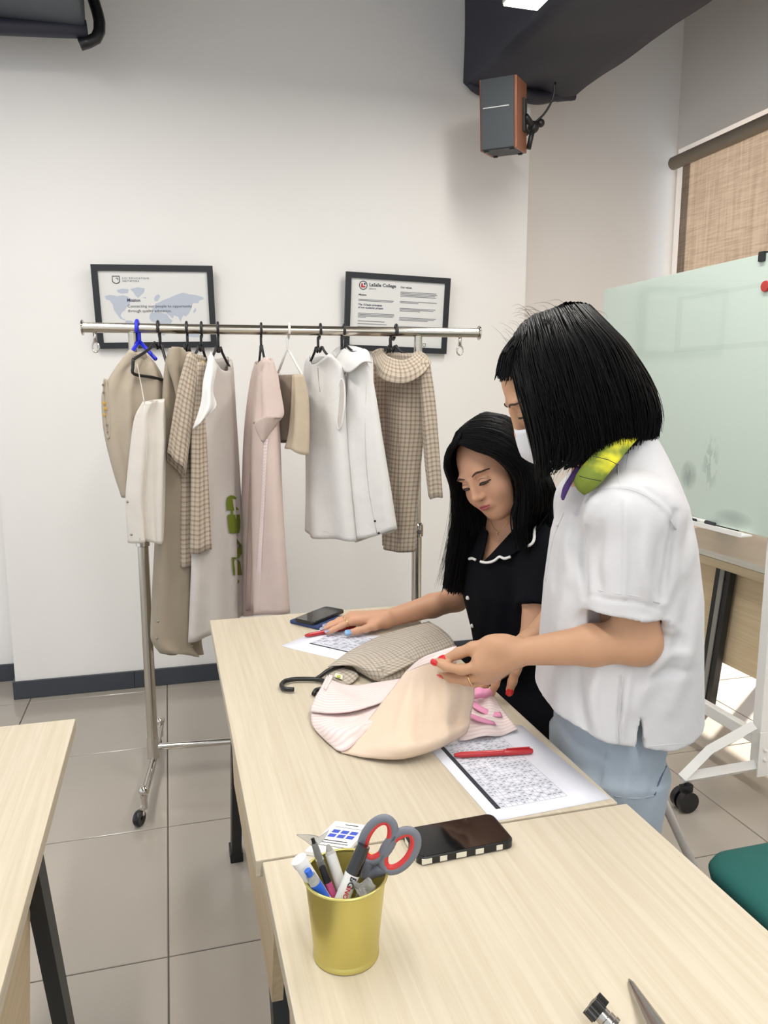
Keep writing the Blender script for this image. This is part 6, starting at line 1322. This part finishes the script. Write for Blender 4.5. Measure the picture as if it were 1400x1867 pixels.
near = [[(940, 608, 1.395), (934, 664, 1.352), (948, 716, 1.325), (968, 775, 1.315), (980, 835, 1.32), (984, 880, 1.325)],
        [(951, 593, 1.40), (958, 662, 1.325), (972, 730, 1.302), (988, 795, 1.298), (996, 868, 1.305)],
        [(972, 577, 1.405), (992, 655, 1.302), (1022, 738, 1.288), (1044, 800, 1.288), (1046, 836, 1.292), (1022, 852, 1.295)],
        [(1002, 567, 1.41), (1030, 645, 1.290), (1054, 732, 1.280), (1070, 800, 1.282), (1080, 848, 1.288)],
        [(1028, 557, 1.41), (1070, 635, 1.296), (1096, 712, 1.286), (1112, 780, 1.288), (1116, 832, 1.294)],
        [(1050, 555, 1.415), (1108, 634, 1.316), (1136, 706, 1.308), (1149, 768, 1.312), (1148, 812, 1.318)],
        [(1066, 557, 1.42), (1134, 642, 1.352), (1166, 708, 1.348), (1180, 760, 1.350), (1176, 800, 1.356)],
        [(1074, 559, 1.43), (1144, 643, 1.41), (1182, 710, 1.41), (1196, 763, 1.41), (1192, 796, 1.41)],
        [(1070, 560, 1.45), (1137, 645, 1.48), (1174, 715, 1.48), (1188, 765, 1.47), (1185, 800, 1.47)]]
def lift(r):
    a, b = r[0], r[1]; m = lambda t, h: (a[0]+(b[0]-a[0])*t, a[1]+(b[1]-a[1])*t, a[2]+(b[2]-a[2])*h)
    return [a, m(0.22, 0.50), m(0.55, 0.86)]+list(r[1:])
near = [[pF(*q) for q in lift(r)] for r in near]
strands('hair_locks', near[2:], 4600, hair_m, hair_o, 0.0011, 3, 0.0045, 20, ((0.0, 1.0), (0.004, 1.4), (0.010, 2.0), (0.020, 3.0), (0.032, 4.0), (-0.002, 0.8)), 3, 0.26, 0.006)
far = [[(1028, 557, 1.41), (985, 590, 1.45), (945, 640, 1.475), (930, 680, 1.48), (935, 700, 1.48)], [(1040, 556, 1.42), (1000, 600, 1.49), (975, 670, 1.51), (985, 740, 1.51), (1010, 800, 1.50)], [(1055, 556, 1.43), (1060, 620, 1.51), (1080, 700, 1.525), (1100, 770, 1.52), (1110, 820, 1.51)], [(1066, 558, 1.44), (1110, 630, 1.51), (1140, 700, 1.52), (1150, 770, 1.51), (1155, 810, 1.50)]]
strands('hair_locks_behind', [[pF(*q) for q in r] for r in far], 350, hair_m, hair_o, 0.0034, 5, 0.006, 14, ((0.0, 1.0), (-0.012, 1.8)), 4, 0.07, 0.003)
crown = [[(962, 590, 1.435), (930, 630, 1.445), (914, 676, 1.435)], [(948, 608, 1.42), (922, 645, 1.42), (909, 688, 1.41)], [(940, 620, 1.40), (925, 650, 1.385), (914, 685, 1.385)], [(955, 600, 1.395), (930, 640, 1.37), (920, 690, 1.362)], [(985, 573, 1.40), (950, 620, 1.345), (930, 690, 1.345)]]
strands('fringe', [[pF(*q) for q in r] for r in crown], 640, hair_m, hair_o, 0.0013, 8, 0.004, 12, ((0.0, 1.0), (0.006, 1.8), (0.012, 2.4)), 3, 0.3, 0.002)
strands('front_lock', near[:2]+[near[1]], 700, hair_m, hair_o, 0.0011, 9, 0.0035, 20, ((0.0, 1.0), (0.004, 1.5), (0.010, 2.0)), 3, 0.25, 0.004)
strands('front_lock', near[1:3], 420, hair_m, hair_o, 0.0012, 19, 0.003, 24, ((0.0, 1.0), (0.006, 1.8), (0.014, 2.6)), 3, 0.75, 0.004)
strands('front_lock', [[p for p in r[:-2]] for r in near[1:3]], 500, hair_m, hair_o, 0.0016, 29, 0.003, 20, ((0.002, 1.2), (0.010, 2.2), (0.018, 3.0)), 3, 0.15, 0.003)
wisps = [[(985, 585, 1.34), (1000, 700, 1.29), (1010, 800, 1.29), (985, 900, 1.31)], [(1000, 580, 1.34), (1030, 700, 1.28), (1045, 800, 1.28), (1020, 880, 1.30)], [(1050, 560, 1.36), (1110, 680, 1.29), (1150, 780, 1.30), (1150, 850, 1.31)]]
strands('loose_wisps', [[pF(*q) for q in r] for r in wisps], 50, hair_m, hair_o, 0.0005, 11, 0.010, 16, ((0.0, 1.0),), 3, 0.2, 0.008)
fly = [[(935, 640, 1.38), (920, 620, 1.38), (912, 610, 1.38)], [(970, 585, 1.40), (950, 570, 1.40), (935, 575, 1.40)], [(1030, 557, 1.41), (1010, 548, 1.41), (985, 550, 1.41)], [(1080, 570, 1.42), (1110, 600, 1.42), (1150, 650, 1.42)], [(1140, 640, 1.41), (1175, 690, 1.41), (1200, 750, 1.41)]]
strands('flyaway_hairs', [[pF(*q) for q in r] for r in fly], 60, hair_m, hair_o, 0.00025, 13, 0.006, 10, ((0.0, 1.0),), 3, 0.6, 0.004)
# ================================================================== woman in the black dress, leaning over the table
wa = empty('person', (0.95, 1.86, 0), 'seated person with long black hair in a black dress, one hand flat on paper', 'person')
fT = Vector((-0.93, -0.37)).normalized(); lT = Vector((-fT.y, fT.x)); fA = Vector((-0.85, -0.53)).normalized()
pit = math.radians(24); AC = np.array(pF(897, 856, 1.94)); AM = basis((fA.x*math.cos(pit), fA.y*math.cos(pit), -math.sin(pit)), 22)
f = Field((0.30, 1.46, 0.0), (1.12, 2.30, 1.36), 0.0030)
AL = add_head(f, AC, AM, 0.98)
NA = np.array((0.862, 1.848, 1.045)); f.cone(AC+AM @ np.array((0, -0.022, -0.05)), NA, 0.043, 0.050, 0.03)
TL = [(0.50, 0.955, 1.862, 0.10, 0.15), (0.60, 0.925, 1.858, 0.085, 0.13), (0.74, 0.885, 1.85, 0.078, 0.118), (0.86, 0.862, 1.846, 0.088, 0.128), (0.95, 0.862, 1.846, 0.084, 0.138), (1.01, 0.866, 1.848, 0.066, 0.125), (1.06, 0.868, 1.85, 0.045, 0.07)]
f.trunk(TL, fT, 0.03)
SR = np.array((0.845, 1.975, 1.0)); ER = np.array(pF(832, 1092, 2.22)); WR_ = np.array(pF(702, 1129, 2.085))
f.chain([SR, SR*0.5+ER*0.5, ER], [0.044, 0.040, 0.034], 0.02); f.cone(ER, ER*0.65+WR_*0.35, 0.035, 0.034, 0.018); f.cone(ER*0.65+WR_*0.35, WR_, 0.034, 0.0235, 0.012)
hA = {'t': [(682, 1141, 2.045), (668, 1146, 2.03), (652, 1150, 2.02), (634, 1154, 2.012)], 'i': [(643, 1132, 2.05), (624, 1140, 2.04), (608, 1148, 2.03), (597, 1153, 2.024)], 'm': [(638, 1127, 2.07), (616, 1136, 2.06), (600, 1143, 2.05), (588, 1148, 2.045)],
      'r': [(640, 1123, 2.09), (618, 1131, 2.08), (603, 1138, 2.07), (593, 1142, 2.065)], 'p': [(648, 1121, 2.11), (630, 1127, 2.105), (617, 1132, 2.10), (608, 1136, 2.095)]}
hA = {k: [np.array(pF(*q)) for q in v] for k, v in hA.items()}
for k, r in (('t', 0.014), ('i', 0.0145), ('m', 0.0145), ('r', 0.0135), ('p', 0.012)): f.cone(WR_, hA[k][0], 0.020, r, 0.012)
finger(f, hA['t'], 0.0120, 0.0080); finger(f, hA['i'], 0.0098, 0.0066); finger(f, hA['m'], 0.0098, 0.0066); finger(f, hA['r'], 0.0092, 0.0062); finger(f, hA['p'], 0.0082, 0.0056)
SL = np.array((0.892, 1.715, 0.995)); EL_ = np.array((0.835, 1.640, 0.79)); WL = np.array((0.80, 1.79, 0.655)); HLh = np.array((0.745, 1.82, 0.64))
f.chain([SL, SL*0.5+EL_*0.5, EL_], [0.043, 0.039, 0.034], 0.02); f.cone(EL_, WL, 0.034, 0.023, 0.015)
side_l = np.array((0.55, 0.83, 0)); 
for k, (o_, ln_) in enumerate(((-0.028, 0.055), (-0.010, 0.075), (0.010, 0.08), (0.028, 0.070))):
    b0 = WL+(HLh-WL)*0.95+np.array((0.02*o_/0.028, 0.0, 0.0))*0+np.array((-0.45, -0.9, 0))*-o_; e_ = b0+(HLh-WL)/np.linalg.norm(HLh-WL)*ln_+np.array((0, 0, -0.012))
    f.cone(WL, b0, 0.019, 0.013, 0.012); finger(f, [b0, b0*0.5+e_*0.5+np.array((0, 0, 0.004)), e_], 0.0092, 0.0064)
f.cone(WL, WL+np.array((-0.05, -0.05, -0.005)), 0.017, 0.009, 0.012)
for sd in (-1, 1):
    hp = np.array((0.955+lT.x*0.08*sd, 1.862+lT.y*0.08*sd, 0.56)); kn_ = hp+np.array((-0.40, -0.02, 0.01)); an = kn_+np.array((0.04, 0, -0.49))
    f.chain([hp, kn_, an], [0.078, 0.055, 0.036], 0.02); f.cone(an, an+np.array((-0.14, -0.02, -0.045)), 0.034, 0.022, 0.02)
V, Q = f.mesh()
# lips keep the body continuous: they are a colour region of the same surface
bodyA, V = np_mesh('body', V, Q, skin_a_m, wa); bvA = bvh_of(V, Q)
def ALv(*a): return Vector(AL(*a))
def face_curve(name, pts, r, m, n=14, off=0.0006, ratio=1.0):
    """follow the skin: points in the head frame, dropped along the face direction"""
    P = []; y_ = Vector(AM[:, 1])
    for x, z in cr(pts, n):
        o = ALv(x, 0.16, z); l_, nn, i_, d_ = bvA.ray_cast(o, -y_)
        if l_ is not None: P.append(l_+y_*off)
    k = len(P); return MB().tube(P, [((r*ratio if ratio != 1 else r)*(0.4+0.6*math.sin(PI*i/(k-1))), r*(0.4+0.6*math.sin(PI*i/(k-1)))) for i in range(k)], 8).build(name, m, wa, True)
for sx in (-1, 1):
    face_curve('eyebrow', [(sx*0.014, 0.0235), (sx*0.030, 0.0285), (sx*0.044, 0.0265), (sx*0.053, 0.0195)], 0.0028, brow_m)
    face_curve('eyelashes', [(sx*0.0165, -0.0045), (sx*0.024, -0.0005), (sx*0.034, 0.0005), (sx*0.043, -0.002), (sx*0.0485, -0.0045)], 0.0020, lash_m)
    face_curve('eye_slit', [(sx*0.018, -0.0052), (sx*0.025, -0.0050), (sx*0.034, -0.0048), (sx*0.0435, -0.0058)], 0.0024, iris_m, off=0.0)
    face_curve('lid_crease', [(sx*0.019, 0.0065), (sx*0.032, 0.0100), (sx*0.046, 0.0055)], 0.0007, brow_m, off=0.0)
    face_curve('nostril', [(sx*0.004, -0.0395), (sx*0.0075, -0.0400), (sx*0.0105, -0.0385)], 0.0014, lash_m, 6, 0.0)
face_curve('mouth_line', [(-0.0185, -0.0600), (-0.009, -0.0585), (0, -0.0592), (0.009, -0.0585), (0.0185, -0.0600)], 0.0009, mat('mouth_dark', (96, 40, 44), 0.6), 16, 0.0002)
def lip(name, sgn, h0):
    G = []; y_ = Vector(AM[:, 1])
    for v_ in np.linspace(0, 1, 6):
        row = []
        for u_ in np.linspace(-1, 1, 19):
            c_ = -0.0592+0.0006*math.cos(u_*6); top = h0*(1-abs(u_)**2.2)*(1-(0.22*math.exp(-(u_/0.16)**2) if sgn > 0 else 0)); z_ = c_+sgn*top*v_
            l_, nn, i_, d_ = bvA.ray_cast(ALv(0.0195*u_, 0.16, z_), -y_); row.append((l_ if l_ is not None else ALv(0.0195*u_, 0.09, z_))+y_*(0.0006+0.0012*math.sin(PI*v_)*(1-u_*u_)))
        G.append(row)
    grid_mesh(name, G, lip_m, wa)
lip('upper_lip', 1, 0.0072); lip('lower_lip', -1, 0.0088)
nu_ = Vector((-0.3, -0.5, 0.8))
nail('fingernail', hA['t'][3], hA['t'][2], blue_nail_m, wa, 0.0078, (-0.1, -0.9, 0.5), 0.0084)
for k in ('i', 'm', 'r', 'p'): nail('fingernail', hA[k][3], hA[k][2], grey_nail_m, wa, 0.0056, nu_, 0.0068)
ring_on('finger_ring', hA['m'][0]*0.55+hA['m'][1]*0.45, hA['m'][1]-hA['m'][0], 0.0108, gold_ring_m, wa, 0.0010); ring_on('finger_ring', hA['i'][0]*0.45+hA['i'][1]*0.55, hA['i'][1]-hA['i'][0], 0.0106, gold_ring_m, wa, 0.0010)
# ---------------- dress
dress_m = mat('black_crepe', (11, 12, 18), 0.9, bump=0.3, bscale=300, noise=0.1, spec=0.15)
g = Field((0.40, 1.50, 0.38), (1.16, 2.20, 1.12), 0.0040)
g.trunk([(z, x, y, d+0.016, w+0.016) for z, x, y, d, w in TL[:-1]]+[(1.035, 0.868, 1.849, 0.070, 0.112), (1.055, 0.872, 1.85, 0.055, 0.090)], fT, 0.03)
m1 = SR+(ER-SR)*0.42; g.cone(SR, m1, 0.060, 0.056, 0.03, flat=True); m2 = SL+(EL_-SL)*0.62; g.cone(SL, m2, 0.060, 0.054, 0.03, flat=True)
for sd in (-1, 1):
    hp = np.array((0.955+lT.x*0.08*sd, 1.862+lT.y*0.08*sd, 0.56)); g.cone(hp, hp+np.array((-0.38, -0.02, 0.01)), 0.095, 0.075, 0.05)
g.cone(NA+np.array((-0.01, -0.005, 0.0)), AC, 0.060, 0.070, 0.006, 's')
V, Q = g.mesh()
V = add_folds(V, Q, [([(870, 1060), (880, 1110), (878, 1180)], 8, 0.005), ([(930, 1080), (925, 1140), (935, 1220)], 9, -0.005), ([(955, 1060), (960, 1130), (955, 1200)], 8, 0.005), ([(905, 1120), (900, 1180), (905, 1240)], 8, 0.004)])
# open V neck
P = proj_np(V); nrm = normals_of(V, Q); facing = (nrm*(V-np.array((0, 0, CAM_H)))).sum(1) < 0
def in_poly(P, poly):
    c = np.zeros(len(P), bool); n = len(poly)
    for i in range(n):
        (x1, y1), (x2, y2) = poly[i], poly[(i+1) % n]
        cond = ((y1 > P[:, 1]) != (y2 > P[:, 1])); xin = (x2-x1)*(P[:, 1]-y1)/((y2-y1) if y2 != y1 else 1e-9)+x1; c ^= cond & (P[:, 0] < xin)
    return c
bvD0 = bvh_of(V, Q); FV = V[:, 0]*SY+V[:, 1]*CY
cut = in_poly(P, [(890, 960), (895, 900), (960, 900), (950, 950), (922, 985), (880, 1026), (876, 1022)]) & (FV < 1.985)
Q2 = Q[~(cut[Q].any(1))]
lab = np.arange(len(V))
for _ in range(400):                                        # keep the one connected garment, drop crumbs at the cut
    m_ = lab[Q2].min(1); new = lab.copy(); np.minimum.at(new, Q2.ravel(), np.repeat(m_, 4)); new = new[new]
    if (new == lab).all(): break
    lab = new
big = np.bincount(lab[Q2[:, 0]]).argmax(); Q2 = Q2[lab[Q2[:, 0]] == big]
used = np.unique(Q2); remap = np.full(len(V), -1); remap[used] = np.arange(len(used)); V = V[used]; Q2 = remap[Q2]
dr_o, V = np_mesh('dress', V, Q2, dress_m, wa, 2); bvD = bvh_of(V, Q2)
trim_m = mat('white_piping', (236, 236, 234), 0.7)
lapel_r = patch('collar', [[hit(bvD0, *q, 0.010) or pF(*q, 1.90) for q in r] for r in ([(950, 940), (930, 972), (905, 1000), (882, 1024)], [(972, 950), (950, 985), (922, 1008), (890, 1025)], [(1000, 935), (974, 972), (945, 1004), (912, 1020)])], dress_m, wa, 20, 12, 0.003)
on_skin('collar_piping', bvD0, [(876, 1024), (888, 1026), (902, 1022), (911, 1014), (918, 1019), (931, 1015)], 0.0036, trim_m, dr_o, 24, 0.018, False)
on_skin('collar_piping', bvD0, [(956, 997), (967, 994), (974, 984), (974, 966), (984, 952), (998, 944), (1004, 932), (1018, 927)], 0.0036, trim_m, dr_o, 30, 0.018, False)
on_skin('collar_piping', bvD0, [(855, 1019), (861, 1018), (867, 1021)], 0.0036, trim_m, dr_o, 10, 0.012, False)
for x, y in ((853, 1090), (861, 1141)):
    p = hit(bvD0, x, y, 0.002)
    if p: MB().sphere(p, 0.0062, 12, 8, scale=(1, 1, 1)).build('button', button_m, dr_o, True)
on_skin('collar_edge', bvD0, [(889, 962), (884, 990), (879, 1012), (874, 1026)], 0.0042, dress_m, dr_o, 20, 0.003, False)
on_skin('collar_edge', bvD0, [(956, 938), (934, 974), (910, 1000), (884, 1025)], 0.0048, dress_m, dr_o, 24, 0.003, False)
# necklace
on_skin('necklace', bvA, [(895, 950), (900, 962), (909, 970), (920, 960), (930, 945)], 0.0006, gold_ring_m, wa, 20, 0.0008, False)
p = hit(bvA, 910, 972, 0.001)
if p: ring_on('pendant', p, (0.4, 0.8, 0), 0.006, gold_ring_m, wa, 0.0009)
# ---------------- long hair
hb = Field((0.60, 1.62, 1.0), (1.02, 2.0, 1.36), 0.0045)
hb.ell(AC+AM @ np.array((0, -0.024, 0.030)), (0.080, 0.092, 0.092), AM, 0)
hb.apply(lambda X, Y, Z: np.maximum(-((X-AC[0])*AM[0, 1]+(Y-AC[1])*AM[1, 1]+(Z-AC[2])*AM[2, 1])+0.030, ((X-AC[0])*AM[0, 2]+(Y-AC[1])*AM[1, 2]+(Z-AC[2])*AM[2, 2])-0.070), (0.6, 1.62, 1.0), (1.02, 2.0, 1.36), 0.01, 's')
hb.chain([AC+AM @ np.array((0, -0.06, 0.0)), AC+AM @ np.array((0, -0.085, -0.06)), NA+np.array((0.045, 0.015, 0.0))], [0.07, 0.06, 0.05], 0.03)
V, Q = hb.mesh(); hairA, V = np_mesh('hair', V, Q, hair_base_m, wa, 2)
PT = [(836, 806), (842, 790), (852, 775), (866, 760), (884, 753)]
right = [[(837, 808, 1.858), (868, 820, 1.840), (905, 833, 1.830), (936, 862, 1.835), (946, 900, 1.85), (940, 950, 1.86), (948, 1000, 1.845)],
         [(840, 799, 1.865), (880, 806, 1.838), (925, 822, 1.822), (955, 860, 1.825), (962, 920, 1.835), (958, 965, 1.845), (962, 1005, 1.84)],
         [(846, 784, 1.875), (890, 782, 1.845), (938, 805, 1.825), (970, 865, 1.825), (974, 925, 1.835), (965, 965, 1.90), (960, 1005, 2.0)],
         [(858, 768, 1.89), (905, 768, 1.86), (950, 800, 1.845), (985, 870, 1.84), (992, 920, 1.87), (985, 955, 1.97), (980, 1000, 2.06)],
         [(874, 757, 1.92), (920, 762, 1.90), (960, 800, 1.89), (998, 875, 1.885), (1008, 915, 1.93), (1000, 950, 2.02), (995, 1000, 2.08)],
         [(886, 753, 1.95), (930, 765, 1.945), (965, 805, 1.95), (1000, 880, 1.95), (1016, 920, 1.99), (1010, 960, 2.06), (1000, 1010, 2.10)]]
strands('hair_locks', [[pF(*q) for q in r] for r in right], 4200, hair_m, hairA, 0.0011, 21, 0.004, 22, ((0.0, 1.0), (0.004, 1.4), (0.010, 2.2), (0.020, 3.2), (-0.001, 0.8)), 3, 0.10, 0.004)
left = [[(836, 806, 1.858), (819, 826, 1.87), (813, 850, 1.90), (826, 890, 1.94), (830, 950, 1.97), (820, 1020, 2.00), (812, 1072, 2.02)],
        [(838, 800, 1.86), (820, 815, 1.88), (816, 850, 1.92), (832, 900, 1.96), (840, 960, 1.985), (834, 1030, 2.005), (824, 1080, 2.02)],
        [(844, 788, 1.87), (822, 815, 1.90), (822, 855, 1.95), (842, 910, 1.985), (856, 970, 2.0), (852, 1030, 2.01), (840, 1080, 2.02)],
        [(856, 770, 1.895), (832, 795, 1.93), (834, 850, 1.98), (858, 920, 2.01), (874, 975, 2.015), (868, 1030, 2.02), (856, 1072, 2.02)],
        [(870, 760, 1.92), (852, 780, 1.97), (855, 850, 2.02), (876, 930, 2.03), (890, 975, 2.025), (880, 1015, 2.02), (870, 1055, 2.02)]]
strands('hair_locks', [[pF(*q) for q in r] for r in left], 3200, hair_m, hairA, 0.0011, 22, 0.0045, 22, ((0.0, 1.0), (0.005, 1.5), (0.012, 2.2), (0.022, 3.0)), 3, 0.14, 0.004)
wisp = [[(815, 850, 1.90), (822, 900, 1.95), (815, 980, 1.97), (800, 1060, 1.99)], [(830, 900, 1.94), (836, 960, 1.97), (822, 1040, 1.99), (808, 1090, 2.0)], [(940, 880, 1.83), (935, 930, 1.84), (925, 895, 1.83), (922, 880, 1.83)]]
strands('loose_wisps', [[pF(*q) for q in r] for r in wisp[:2]], 60, hair_m, hairA, 0.0004, 23, 0.007, 14, ((0.0, 1.0),), 3, 0.25, 0.006)
